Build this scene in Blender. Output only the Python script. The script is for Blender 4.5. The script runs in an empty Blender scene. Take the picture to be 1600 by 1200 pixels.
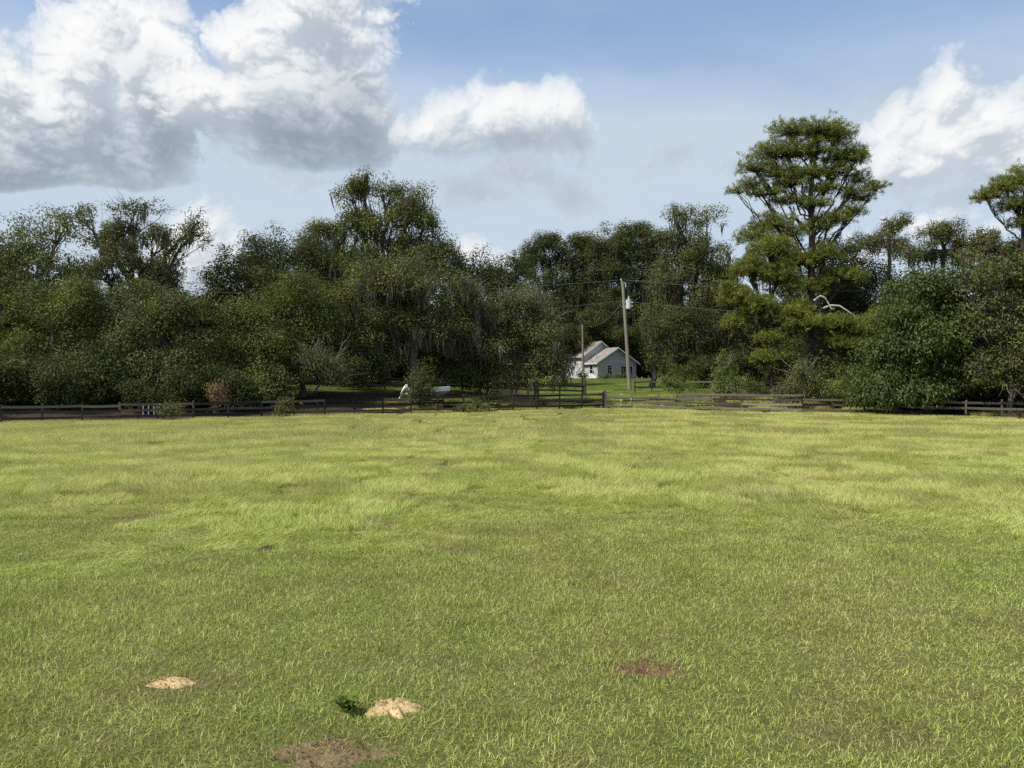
import bpy, math
import numpy as np
from mathutils import Matrix, Vector

PI = math.pi
sc = bpy.context.scene
COL = sc.collection

# ------------------------------------------------------------------ camera
F = 1180.0            # focal length in pixels of a 1600 px wide picture
EYE = 1.6
cam = bpy.data.cameras.new('camera')
cam_ob = bpy.data.objects.new('camera', cam)
COL.objects.link(cam_ob)
cam_ob.location = (0, 0, EYE)
cam_ob.rotation_euler = (PI / 2, 0, 0)
cam.sensor_width = 36
cam.lens = 36 * F / 1600
cam.clip_end = 20000
sc.camera = cam_ob

# ------------------------------------------------------------------ light
SUN_EL = math.radians(50)
_h = Vector((-0.86, -0.50)).normalized()
SUN = Vector((_h.x * math.cos(SUN_EL), _h.y * math.cos(SUN_EL), math.sin(SUN_EL)))
sun = bpy.data.lights.new('sun', 'SUN')
sun.energy = 4.4
sun.angle = math.radians(0.53)
sun.color = (1.0, 0.95, 0.86)
sun_ob = bpy.data.objects.new('sun', sun)
COL.objects.link(sun_ob)
sun_ob.rotation_euler = SUN.to_track_quat('Z', 'Y').to_euler()

vs = sc.view_settings
vs.view_transform = 'Standard'
vs.look = 'None'
vs.exposure = 0.0
vs.gamma = 1.0
sc.cycles.use_denoising = False
sc.cycles.max_bounces = 6
sc.cycles.diffuse_bounces = 3
sc.cycles.glossy_bounces = 2
sc.cycles.transmission_bounces = 3
sc.cycles.transparent_max_bounces = 4

# ------------------------------------------------------------------ sky with clouds
world = bpy.data.worlds.new('World')
sc.world = world
world.use_nodes = True
world.cycles.sampling_method = 'MANUAL'
world.cycles.sample_map_resolution = 512
wt = world.node_tree
wt.nodes.clear()


class NG:
    """small helper to write node trees"""
    def __init__(self, tree):
        self.t = tree

    def n(self, kind, **kw):
        nd = self.t.nodes.new(kind)
        for k, v in kw.items():
            setattr(nd, k, v)
        return nd

    def put(self, sock, v):
        if v is None:
            return
        if hasattr(v, 'is_output') or isinstance(v, bpy.types.NodeSocket):
            self.t.links.new(v, sock)
        else:
            sock.default_value = v

    def math(self, op, a, b=None, c=None, clamp=False):
        nd = self.n('ShaderNodeMath', operation=op, use_clamp=clamp)
        for s, v in zip(nd.inputs, (a, b, c)):
            self.put(s, v)
        return nd.outputs[0]

    def vec(self, op, a, b=None, c=None, scale=None):
        nd = self.n('ShaderNodeVectorMath', operation=op)
        for s, v in zip(nd.inputs, (a, b, c)):
            self.put(s, v)
        if scale is not None:
            self.put(nd.inputs['Scale'], scale)
        return nd.outputs['Value'] if op in ('LENGTH', 'DOT_PRODUCT') else nd.outputs[0]

    def step(self, v, a, b, to0=0.0, to1=1.0):
        nd = self.n('ShaderNodeMapRange', interpolation_type='SMOOTHSTEP')
        self.put(nd.inputs['Value'], v)
        nd.inputs['From Min'].default_value = a
        nd.inputs['From Max'].default_value = b
        nd.inputs['To Min'].default_value = to0
        nd.inputs['To Max'].default_value = to1
        return nd.outputs[0]

    def lin(self, v, a, b, to0=0.0, to1=1.0):
        nd = self.n('ShaderNodeMapRange', interpolation_type='LINEAR')
        self.put(nd.inputs['Value'], v)
        nd.inputs['From Min'].default_value = a
        nd.inputs['From Max'].default_value = b
        nd.inputs['To Min'].default_value = to0
        nd.inputs['To Max'].default_value = to1
        return nd.outputs[0]

    def noise(self, v, scale, detail=4.0, rough=0.5, dist=0.0, color=False, dims='3D'):
        nd = self.n('ShaderNodeTexNoise', noise_dimensions=dims)
        self.put(nd.inputs['Vector'], v)
        nd.inputs['Scale'].default_value = scale
        nd.inputs['Detail'].default_value = detail
        nd.inputs['Roughness'].default_value = rough
        nd.inputs['Distortion'].default_value = dist
        return nd.outputs['Color'] if color else nd.outputs[0]

    def mix(self, f, a, b):
        nd = self.n('ShaderNodeMix', data_type='RGBA')
        self.put(nd.inputs['Factor'], f)
        for s, v in ((nd.inputs[6], a), (nd.inputs[7], b)):
            if isinstance(v, tuple):
                s.default_value = v if len(v) == 4 else (*v, 1)
            else:
                self.put(s, v)
        return nd.outputs[2]

    def ramp(self, f, stops):
        nd = self.n('ShaderNodeValToRGB')
        self.put(nd.inputs[0], f)
        e = nd.color_ramp.elements
        while len(e) > 1:
            e.remove(e[-1])
        for i, (p, c) in enumerate(stops):
            el = e[0] if i == 0 else e.new(p)
            el.position = p
            el.color = (*c, 1)
        return nd.outputs[0]


def px_dir(px, py):
    """azimuth and elevation in degrees of a picture point"""
    x, z = (px - 800) / F, (600 - py) / F
    return math.degrees(math.atan2(x, 1)), math.degrees(math.atan2(z, math.hypot(x, 1)))


# every cloud: list of puffs (px, py, half width, half height), flat base row or None
CLOUDS = [    # puffs, base row, softness of the base, roughness, how fast light dies inside
    ([(330, 372, 34, 50), (300, 400, 40, 42), (374, 392, 24, 30), (345, 430, 90, 40)], 480, 20, 0.5, 0.02),
    ([(733, 402, 22, 20), (760, 420, 26, 20)], 450, 16, 0.4, 0.02),
    ([(1430, 365, 60, 30), (1330, 395, 60, 26), (1540, 372, 70, 22)], 440, 30, 0.6, 0.05),
    ([(30, 170, 120, 110), (150, 60, 100, 110), (250, 80, 95, 105), (110, 200, 150, 90), (250, 220, 95, 80), (-110, 140, 130, 130),
      (-200, 210, 150, 110), (60, 260, 190, 50), (-60, 270, 200, 45), (210, 20, 80, 80), (285, 160, 45, 60)], 300, 11, 1.0, 0.040),
    ([(425, 100, 80, 100), (510, 40, 110, 90), (590, 20, 70, 50), (420, 190, 115, 80), (520, 150, 100, 90), (550, 225, 75, 50), (350, 190, 65, 65),
      (460, 240, 120, 35), (530, -40, 110, 60)], 276, 22, 1.0, 0.038),
    ([(680, 200, 55, 45), (755, 190, 68, 45), (830, 188, 66, 45), (890, 190, 40, 45), (770, 222, 110, 26)], 250, 16, 0.6, 0.07),
    ([(1465, 170, 58, 70), (1540, 190, 75, 65), (1400, 205, 62, 42), (1480, 235, 105, 55), (1620, 210, 90, 80), (1700, 230, 120, 70), (1560, 255, 120, 45), (1420, 255, 80, 30)], 306, 44, 0.65, 0.032),
]
WISPS = [(1042, 252, 34, 20), (1128, 276, 36, 18), (800, 275, 90, 34), (730, 310, 70, 36), (900, 240, 34, 28), (640, 320, 60, 22), (480, 295, 70, 14),
         (1360, 170, 40, 20), (860, 300, 60, 36), (770, 250, 120, 24), (1400, 280, 90, 34), (1540, 310, 110, 30), (340, 270, 60, 18)]


def deg_blob(b):
    a0, e0 = px_dir(b[0], b[1])
    a1, _ = px_dir(b[0] + b[2], b[1])
    _, e1 = px_dir(b[0], b[1] - b[3])
    return a0, e0, abs(a1 - a0), abs(e1 - e0)



def lattice(shape, seed):
    return np.random.default_rng(seed).random(shape, dtype=np.float32)


def vnoise(x, y, seed):
    """smooth value noise in 2D, -1..1"""
    t = lattice((256, 256), seed)
    xi = np.floor(x).astype(np.int32)
    yi = np.floor(y).astype(np.int32)
    fx = (x - xi).astype(np.float32)
    fy = (y - yi).astype(np.float32)
    fx = fx * fx * fx * (fx * (fx * 6 - 15) + 10)
    fy = fy * fy * fy * (fy * (fy * 6 - 15) + 10)
    x0, x1, y0, y1 = xi & 255, (xi + 1) & 255, yi & 255, (yi + 1) & 255
    a = t[y0, x0] * (1 - fx) + t[y0, x1] * fx
    b = t[y1, x0] * (1 - fx) + t[y1, x1] * fx
    return (a * (1 - fy) + b * fy) * 2 - 1


def fbm(x, y, seed, octaves, gain=0.5, billow=False):
    out = np.zeros(np.broadcast(x, y).shape, np.float32)
    amp, tot = 1.0, 0.0
    ca, sa = math.cos(0.6), math.sin(0.6)
    for k in range(octaves):
        n = vnoise(x + 17.3 * k, y - 9.1 * k, seed + k)
        out += amp * ((np.abs(n) * 2 - 0.7) if billow else n)
        tot += amp
        amp *= gain
        x, y = (x * ca - y * sa) * 2.07, (x * sa + y * ca) * 2.07
    return out / tot


def smin(a, b, k):
    h = np.clip(0.5 + 0.5 * (b - a) / k, 0, 1)
    return b * (1 - h) + a * h - k * h * (1 - h)


def sstep(x, a, b):
    t = np.clip((x - a) / (b - a), 0, 1)
    return t * t * (3 - 2 * t)


def blobs_depth(A, E, blobs, k=1.5):
    acc = None
    for b in blobs:
        a0, e0, ra, re = deg_blob(b)
        r = min(ra, re)
        d = np.sqrt(((A - a0) * (r / ra)) ** 2 + ((E - e0) * (r / re)) ** 2) - r
        acc = d if acc is None else smin(acc, d, k)
    return acc


def cloud_sheet(az0, az1, el0, el1, step):
    """clouds over a patch of sky, computed from puffs, turbulence and light marched towards the sun: rgb and cover"""
    a = np.arange(az0, az1, step, dtype=np.float32)
    e = np.arange(el0, el1, step, dtype=np.float32)
    A, E = np.meshgrid(a, e)
    # turbulence bends the outlines
    wx = fbm(A * 0.14, E * 0.14, 11, 4)
    wy = fbm(A * 0.14, E * 0.14, 31, 4)
    sx = fbm(A * 0.7, E * 0.7, 51, 4, 0.55)
    sy = fbm(A * 0.7, E * 0.7, 71, 4, 0.55)
    AW, EW = A + 2.2 * wx + 0.55 * sx, E + 1.6 * wy + 0.55 * sy
    puff = fbm(A * 0.20 + 0.35 * wx, E * 0.26 + 0.35 * wy, 5, 5, 0.55, True)
    fine = fbm(A * 0.9 + sx, E * 1.0 + sy, 8, 5, 0.6)
    layers = []
    bx = np.cos(np.radians(A))
    for blobs, base, soft, rough, ext in CLOUDS:
        bb = [deg_blob(b) for b in blobs]
        j0 = max(0, int((min(b[0] - b[2] for b in bb) - 5 - az0) / step))
        j1 = min(A.shape[1], int((max(b[0] + b[2] for b in bb) + 5 - az0) / step))
        i0 = max(0, int((min(b[1] - b[3] for b in bb) - 4 - el0) / step))
        i1 = min(A.shape[0], int((max(b[1] + b[3] for b in bb) + 5 - el0) / step))
        if j1 - j0 < 8 or i1 - i0 < 8:
            continue
        w = (slice(i0, i1), slice(j0, j1))
        d = -blobs_depth(AW[w], EW[w], blobs)
        eb = np.degrees(np.arctan(math.tan(math.radians(px_dir(800, base)[1])) * bx[w]))
        low = (E[w] + 0.9 * wy[w] + 0.3 * sy[w] - eb)
        d = smin(d, low * (40.0 / soft), 1.2)
        d = d + rough * (1.5 * puff[w] + 0.75 * fine[w]) * sstep(low, -0.6, 2.5)
        layers.append((w, d, ext, (0.45 if soft >= 40 else 0.0) + low / (0.45 * (max(b[1] + b[3] for b in bb) - float(eb.mean())) + 0.5)))
    # the same kind of cloud goes on round the rest of the sky
    gen = fbm(A * 0.045 + 3.3, E * 0.10, 201, 3) * 22 - 4.0
    gen = gen - 40 * (1 - sstep(np.abs(A), 44, 58)) - 20 * sstep(-E, -9, -3) - 14 * sstep(E, 30, 60) + 1.5 * puff + 0.8 * fine
    if az0 < -50:
        layers.append(((slice(0, A.shape[0]), slice(0, A.shape[1])), gen, 0.06, np.full(A.shape, 9.0, np.float32)))

    def toward(f, q):
        ox, oy = int(round(q * 0.45 / step)), int(round(q * 0.89 / step))
        hh, ww = f.shape
        sh = np.zeros_like(f)
        if oy < hh and ox < ww:
            sh[:hh - oy, ox:] = f[oy:, :ww - ox]
        return sh

    stops = np.array([0.0, 0.25, 0.5, 0.75, 1.0])
    cols = np.array([(0.265, 0.325, 0.395), (0.39, 0.45, 0.52), (0.55, 0.605, 0.66), (0.80, 0.83, 0.855), (0.98, 0.98, 0.97)])
    shaded = []
    for w, H, ext, rise in layers:
        pf, fn = puff[w], fine[w]
        tau = np.maximum(H + 0.15, 0)
        cover = 1 - np.exp(-1.25 * tau ** 1.15)
        # light marched towards the sun (up and to the left as seen from here)
        T = np.minimum(tau, 4.0) * (1 + 0.35 * pf)
        S = np.zeros_like(T)
        prev = 0.0
        for q in (0.3, 0.7, 1.2, 1.8, 2.6, 3.6, 4.8, 6.2, 7.8):
            S += toward(T, q) * (q - prev)
            prev = q
        lit = np.exp(-ext * S)
        # relief of the puffs: how far each stands out towards the light
        Z = 1.1 * np.sqrt(tau) + 1.25 * pf + 0.28 * fn
        rel = np.zeros_like(T)
        for q, k in ((0.25, 0.5), (0.6, 0.45), (1.3, 0.4), (2.4, 0.3)):
            rel += k * np.clip(Z - toward(Z, q), -0.8, 1.0)
        rel = np.clip(rel, -0.6, 0.8)
        lum = np.clip(0.04 + 0.82 * lit + 0.34 * rel * (0.25 + 0.75 * lit) + 0.05 * wx[w] - 0.30 * (1 - sstep(rise + 0.25 * pf, 0.0, 1.0)), 0, 1)
        rgb = np.stack([np.interp(lum, stops, cols[:, i]) for i in range(3)], -1).astype(np.float32)
        shaded.append((w, rgb, cover))
    # shreds of grey cloud
    wd = np.full(A.shape, -30.0, np.float32)
    for w in WISPS:
        wd = np.maximum(wd, -blobs_depth(AW, EW, [w]))
    wd = wd + 1.5 * fine + 1.1 * puff - 0.15
    wa = 0.78 * sstep(wd, -0.5, 1.6)
    wl = np.clip(0.45 + 0.5 * fine + 0.3 * puff, 0, 1)[..., None]
    wrgb = np.array((0.34, 0.41, 0.50)) * (1 - wl) + np.array((0.62, 0.67, 0.73)) * wl
    # thin high veil, streaked
    streak = fbm(A * 0.035 + 0.3 * wx, E * 0.16 + 0.12 * A * 0.2 + 0.25 * wy, 301, 6, 0.55)
    va = np.clip((0.92 + 0.40 * streak) * np.interp(E + 0.8 * wy, [0, 8, 18, 21.5, 23.5, 25.5, 36], [0.92, 0.95, 0.95, 0.90, 0.70, 0.52, 0.36]), 0, 0.95)
    vrgb = np.array((0.585, 0.685, 0.790))
    out = np.empty(A.shape + (4,), np.float32)
    al = va
    hi_ = sstep(E, 18.0, 25.0)[..., None]
    c = (vrgb * (1 - hi_) + np.array((0.42, 0.565, 0.81)) * hi_) * al[..., None]
    c = c * (1 - wa[..., None]) + wrgb * wa[..., None]
    al = al * (1 - wa) + wa
    for w, rgb_i, a_i in shaded:
        c[w] = c[w] * (1 - a_i[..., None]) + rgb_i * a_i[..., None]
        al[w] = al[w] * (1 - a_i) + a_i
    out[..., :3] = c                      # premultiplied
    out[..., 3] = al
    return out


def sky_image(name, arr):
    h, w = arr.shape[:2]
    im = bpy.data.images.new(name, w, h, alpha=True, float_buffer=True)
    im.colorspace_settings.name = 'Non-Color'
    im.alpha_mode = 'CHANNEL_PACKED'
    im.pixels.foreach_set(np.ascontiguousarray(arr, np.float32).ravel())
    im.update()
    im.pack()
    return im


WIN = (-46.0, 46.0, -2.0, 40.0)
W = NG(wt)
tc = W.n('ShaderNodeTexCoord')
dvec = W.vec('NORMALIZE', tc.outputs['Generated'])
sep = W.n('ShaderNodeSeparateXYZ')
wt.links.new(dvec, sep.inputs[0])
az = W.math('MULTIPLY', W.math('ARCTAN2', sep.outputs[0], sep.outputs[1]), 180 / PI)
elv = W.math('MULTIPLY', W.math('ARCSINE', sep.outputs[2]), 180 / PI)


def cloud_layer(win, step, name):
    comb = W.n('ShaderNodeCombineXYZ')
    wt.links.new(W.lin(az, win[0], win[1]), comb.inputs[0])
    wt.links.new(W.lin(elv, win[2], win[3]), comb.inputs[1])
    t = W.n('ShaderNodeTexImage', interpolation='Linear', extension='EXTEND')
    t.image = sky_image(name, cloud_sheet(*win, step))
    wt.links.new(comb.outputs[0], t.inputs[0])
    return t.outputs[0], t.outputs[1]


nc, na = cloud_layer(WIN, 0.042, 'clouds ahead')
wc, wa_ = cloud_layer((-180.0, 180.0, -2.0, 90.0), 0.25, 'clouds all round')
inwin = W.math('MULTIPLY', W.step(W.math('ABSOLUTE', az), 45.5, 42), W.step(elv, 39.5, 36))
ccol = W.mix(inwin, wc, nc)
calpha = W.math('ADD', W.math('MULTIPLY', inwin, na), W.math('MULTIPLY', W.math('SUBTRACT', 1.0, inwin), wa_))

nish = W.n('ShaderNodeTexSky', sky_type='NISHITA')
nish.sun_disc = False
nish.sun_elevation = SUN_EL
nish.sun_rotation = math.atan2(SUN.x, SUN.y)
nish.air_density = 1.0
nish.dust_density = 0.5
nish.ozone_density = 2.2
bg_sky = W.n('ShaderNodeBackground')
wt.links.new(nish.outputs[0], bg_sky.inputs[0])
wt.links.new(W.math('MULTIPLY', W.math('SUBTRACT', 1.0, calpha), 0.15), bg_sky.inputs[1])
bg_cl = W.n('ShaderNodeBackground')
wt.links.new(ccol, bg_cl.inputs[0])
add = W.n('ShaderNodeAddShader')
wt.links.new(bg_sky.outputs[0], add.inputs[0])
wt.links.new(bg_cl.outputs[0], add.inputs[1])
wo = W.n('ShaderNodeOutputWorld')
wt.links.new(add.outputs[0], wo.inputs[0])

# ------------------------------------------------------------------ mesh helpers
RNG = np.random.default_rng(7)


def unit(v):
    return v / np.maximum(np.linalg.norm(v, axis=-1, keepdims=True), 1e-9)


def mesh_np(name, verts, faces, attrs=None, smooth=False):
    """verts (N,3); faces: list of (M,k) index arrays"""
    me = bpy.data.meshes.new(name)
    verts = np.asarray(verts, np.float32)
    me.vertices.add(len(verts))
    me.vertices.foreach_set('co', verts.ravel())
    loops = np.concatenate([np.asarray(f, np.int32).ravel() for f in faces])
    sizes = np.concatenate([np.full(len(f), np.asarray(f).shape[1], np.int32) for f in faces])
    starts = np.concatenate([[0], np.cumsum(sizes)[:-1]]).astype(np.int32)
    me.loops.add(len(loops))
    me.loops.foreach_set('vertex_index', loops)
    me.polygons.add(len(sizes))
    me.polygons.foreach_set('loop_start', starts)
    me.polygons.foreach_set('use_smooth', np.full(len(sizes), smooth, bool))
    for k, v in (attrs or {}).items():
        a = me.attributes.new(k, 'FLOAT', 'POINT')
        a.data.foreach_set('value', np.asarray(v, np.float32))
    me.update(calc_edges=True)
    return me


class Geo:
    """collects pieces of one mesh"""
    def __init__(self):
        self.v, self.f, self.t, self.n = [], [], [], 0

    def add(self, v, f, tone=0.5):
        v = np.asarray(v, np.float32)
        self.v.append(v)
        self.f.append(np.asarray(f, np.int32) + self.n)
        self.t.append(np.broadcast_to(np.asarray(tone, np.float32), (len(v),)))
        self.n += len(v)

    def box(self, c, s, rz=0.0, tone=0.5):
        c = np.asarray(c, float)
        h = np.asarray(s, float) / 2
        p = np.array([(x, y, z) for z in (-1, 1) for y in (-1, 1) for x in (-1, 1)]) * h
        ca, sa = math.cos(rz), math.sin(rz)
        p = np.stack([p[:, 0] * ca - p[:, 1] * sa, p[:, 0] * sa + p[:, 1] * ca, p[:, 2]], 1) + c
        self.add(p, [(0, 2, 3, 1), (4, 5, 7, 6), (0, 1, 5, 4), (2, 6, 7, 3), (0, 4, 6, 2), (1, 3, 7, 5)], tone)

    def tube(self, path, radii, sides=6, tone=0.5, cap=True):
        path = np.asarray(path, float)
        n = len(path)
        radii = np.broadcast_to(np.asarray(radii, float), (n,))
        tg = unit(np.gradient(path, axis=0))
        ref = np.array([0.0, 0.0, 1.0]) if abs(tg[0, 2]) < 0.9 else np.array([1.0, 0.0, 0.0])
        a = unit(np.cross(tg, ref))
        b = np.cross(tg, a)
        th = np.linspace(0, 2 * PI, sides, endpoint=False)
        v = path[:, None] + radii[:, None, None] * (a[:, None] * np.cos(th)[None, :, None] + b[:, None] * np.sin(th)[None, :, None])
        i = np.arange(n - 1)[:, None] * sides
        j = np.arange(sides)[None]
        j2 = (j + 1) % sides
        q = np.stack([i + j, i + j2, i + sides + j2, i + sides + j], -1).reshape(-1, 4)
        self.add(v.reshape(-1, 3), q, tone)
        if cap and sides == 4:
            self.f.append(np.array([[self.n - 4, self.n - 3, self.n - 2, self.n - 1]], np.int32))

    def grid(self, P, tone=0.5, closed=False):
        """P (rows, cols, 3)"""
        r, c = P.shape[:2]
        i = np.arange(r - 1)[:, None] * c
        j = np.arange(c if closed else c - 1)[None]
        j2 = (j + 1) % c
        q = np.stack([i + j, i + j2, i + c + j2, i + c + j], -1).reshape(-1, 4)
        self.add(P.reshape(-1, 3), q, tone)

    def mesh(self, name, smooth=False):
        by = {}
        for f in self.f:
            by.setdefault(f.shape[1], []).append(f)
        return mesh_np(name, np.concatenate(self.v), [np.concatenate(x) for x in by.values()], {'tone': np.concatenate(self.t)}, smooth)


def put(name, me, mat, parent=None, loc=None):
    o = bpy.data.objects.new(name, me)
    COL.objects.link(o)
    if mat is not None and not me.materials:
        me.materials.append(mat)
    if parent is not None:
        o.parent = parent
    if loc is not None:
        o.location = loc
    return o


def thing(name, label, cat, loc=(0, 0, 0), rz=0.0, group=None):
    o = bpy.data.objects.new(name, None)
    o.empty_display_size = 0.3
    COL.objects.link(o)
    o.location = loc
    o.rotation_euler = (0, 0, rz)
    return tag(o, label, cat, group)


def tag(o, label=None, cat=None, group=None, kind=None):
    if label:
        o['label'] = label
    if cat:
        o['category'] = cat
    if group:
        o['group'] = group
    if kind:
        o['kind'] = kind
    return o


def copy_tree(root, loc, rz, scale, label=None):
    r = root.copy()
    COL.objects.link(r)
    r.location = loc
    r.rotation_euler = (0, 0, rz)
    r.scale = scale if isinstance(scale, tuple) else (scale, scale, scale)
    if label:
        r['label'] = label
    for ch in list(root.children):
        c = ch.copy()
        COL.objects.link(c)
        c.parent = r
    return r


def wp(px, py, d):
    return np.array([(px - 800) / F * d, d, EYE + (600 - py) / F * d])


# ------------------------------------------------------------------ materials
def mat_new(name):
    m = bpy.data.materials.new(name)
    m.use_nodes = True
    m.node_tree.nodes.clear()
    return m, NG(m.node_tree)


def finish(m, N, shader):
    o = N.n('ShaderNodeOutputMaterial')
    m.node_tree.links.new(shader, o.inputs[0])
    return m


def principled(N, col, rough=0.7, spec=0.3, metal=0.0, bump=None, bump_d=0.01):
    b = N.n('ShaderNodeBsdfPrincipled')
    if isinstance(col, tuple):
        b.inputs['Base Color'].default_value = (*col, 1)
    else:
        N.put(b.inputs['Base Color'], col)
    N.put(b.inputs['Roughness'], rough)
    b.inputs['Specular IOR Level'].default_value = spec
    b.inputs['Metallic'].default_value = metal
    if bump is not None:
        bn = N.n('ShaderNodeBump')
        bn.inputs['Distance'].default_value = bump_d
        N.put(bn.inputs['Height'], bump)
        N.put(b.inputs['Normal'], bn.outputs[0])
    return b.outputs[0]


def attr(N, name):
    a = N.n('ShaderNodeAttribute')
    a.attribute_name = name
    return a.outputs['Fac']


def leaf_mat(name, stops, trans=0.25, rough=0.55, spec=0.13, patch=0.25, pscale=0.25):
    m, N = mat_new(name)
    geo = N.n('ShaderNodeNewGeometry')
    t = attr(N, 'tone')
    nz = N.noise(geo.outputs['Position'], pscale, 2, 0.5)
    t = N.math('MULTIPLY_ADD', N.math('SUBTRACT', nz, 0.5), patch * 2, t, clamp=True)
    col = N.ramp(t, stops)
    p = principled(N, col, rough, spec)
    tr = N.n('ShaderNodeBsdfTranslucent')
    hs = N.n('ShaderNodeHueSaturation')
    hs.inputs['Hue'].default_value = 0.485
    hs.inputs['Saturation'].default_value = 1.15
    hs.inputs['Value'].default_value = 1.4
    N.put(hs.inputs['Color'], col)
    N.put(tr.inputs[0], hs.outputs[0])
    mx = N.n('ShaderNodeMixShader')
    mx.inputs[0].default_value = trans
    m.node_tree.links.new(p, mx.inputs[1])
    m.node_tree.links.new(tr.outputs[0], mx.inputs[2])
    return finish(m, N, mx.outputs[0])


M = {}
M['oak'] = leaf_mat('oak leaves', [(0.0, (0.050, 0.066, 0.018)), (0.45, (0.107, 0.130, 0.034)), (0.8, (0.183, 0.196, 0.053)), (1.0, (0.303, 0.261, 0.072))], 0.18)
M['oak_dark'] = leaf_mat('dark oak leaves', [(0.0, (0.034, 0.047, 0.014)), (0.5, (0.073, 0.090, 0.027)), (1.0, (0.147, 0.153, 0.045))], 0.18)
M['oak_olive'] = leaf_mat('olive oak leaves', [(0.0, (0.058, 0.068, 0.023)), (0.5, (0.121, 0.137, 0.043)), (0.85, (0.201, 0.204, 0.065)), (1.0, (0.297, 0.257, 0.076))], 0.18)
M['pine'] = leaf_mat('pine needles', [(0.0, (0.075, 0.105, 0.016)), (0.5, (0.170, 0.204, 0.031)), (1.0, (0.326, 0.308, 0.060))], 0.25, 0.45, 0.35)
M['broad'] = leaf_mat('broad leaves', [(0.0, (0.035, 0.058, 0.014)), (0.5, (0.083, 0.117, 0.027)), (1.0, (0.170, 0.193, 0.053))], 0.25, 0.5, 0.3)
M['shrub'] = leaf_mat('shrub leaves', [(0.0, (0.073, 0.109, 0.024)), (0.5, (0.157, 0.218, 0.048)), (1.0, (0.315, 0.351, 0.091))], 0.3)
M['tan'] = leaf_mat('dead leaves', [(0.0, (0.11, 0.07, 0.03)), (0.5, (0.24, 0.16, 0.075)), (1.0, (0.36, 0.26, 0.13))], 0.25, 0.7, 0.1, 0.1)
M['rust'] = leaf_mat('rusty fronds', [(0.0, (0.10, 0.035, 0.02)), (0.5, (0.24, 0.09, 0.05)), (1.0, (0.36, 0.18, 0.10))], 0.2, 0.7, 0.1, 0.1)
M['moss'] = leaf_mat('hanging moss', [(0.0, (0.070, 0.070, 0.048)), (0.5, (0.125, 0.120, 0.088)), (1.0, (0.22, 0.205, 0.16))], 0.3, 0.9, 0.05, 0.1)


def bark_mat(name, c0, c1, scale=6.0):
    m, N = mat_new(name)
    tc_ = N.n('ShaderNodeTexCoord')
    v = N.vec('MULTIPLY', tc_.outputs['Object'], (1.0, 1.0, 0.22))
    nz = N.noise(v, scale, 6, 0.65)
    big = N.noise(tc_.outputs['Object'], 0.5, 3, 0.5)
    f = N.math('MULTIPLY_ADD', big, 0.5, N.math('MULTIPLY', nz, 0.6), clamp=True)
    col = N.ramp(f, [(0.25, c0), (0.75, c1)])
    return finish(m, N, principled(N, col, 0.9, 0.1, bump=nz, bump_d=0.06))


M['bark'] = bark_mat('oak bark', (0.035, 0.030, 0.024), (0.13, 0.12, 0.10))
M['pine_bark'] = bark_mat('pine bark', (0.028, 0.020, 0.016), (0.095, 0.072, 0.056), 4.0)
M['twig'] = bark_mat('bare twigs', (0.12, 0.105, 0.085), (0.30, 0.27, 0.225), 3.0)
M['dead'] = bark_mat('bleached wood', (0.34, 0.30, 0.25), (0.60, 0.55, 0.47), 3.0)


def wood_mat(name, c0, c1, c2):
    m, N = mat_new(name)
    tc_ = N.n('ShaderNodeTexCoord')
    oi = N.n('ShaderNodeObjectInfo')
    p = N.vec('ADD', tc_.outputs['Object'], N.vec('SCALE', oi.outputs['Location'], scale=3.7))
    g = N.noise(N.vec('MULTIPLY', p, (1.2, 9.0, 22.0)), 1.5, 5, 0.6)
    w = N.noise(p, 1.3, 4, 0.6)
    r = N.math('MULTIPLY_ADD', oi.outputs['Random'], 0.55, N.math('MULTIPLY_ADD', w, 0.5, N.math('MULTIPLY_ADD', g, 0.45, -0.32)), clamp=True)
    col = N.ramp(r, [(0.1, c0), (0.5, c1), (0.9, c2)])
    return finish(m, N, principled(N, col, 0.85, 0.15, bump=g, bump_d=0.01))


M['fence_black'] = wood_mat('weathered black boards', (0.012, 0.011, 0.011), (0.045, 0.040, 0.037), (0.14, 0.125, 0.112))
M['fence_grey'] = wood_mat('weathered grey boards', (0.06, 0.054, 0.044), (0.18, 0.162, 0.130), (0.34, 0.315, 0.265))
M['fence_brown'] = wood_mat('weathered brown boards', (0.035, 0.027, 0.022), (0.105, 0.080, 0.065), (0.21, 0.175, 0.145))
M['pole'] = wood_mat('utility pole wood', (0.13, 0.115, 0.08), (0.235, 0.21, 0.155), (0.34, 0.31, 0.24))


def plain(name, col, rough=0.6, spec=0.3, metal=0.0, vary=0.12, scale=2.0):
    m, N = mat_new(name)
    tc_ = N.n('ShaderNodeTexCoord')
    nz = N.noise(tc_.outputs['Object'], scale, 5, 0.6)
    lo = tuple(c * (1 - vary * 1.6) for c in col)
    hi = tuple(min(1.0, c * (1 + vary)) for c in col)
    c = N.ramp(nz, [(0.3, lo), (0.7, hi)])
    return finish(m, N, principled(N, c, rough, spec, metal))


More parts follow.
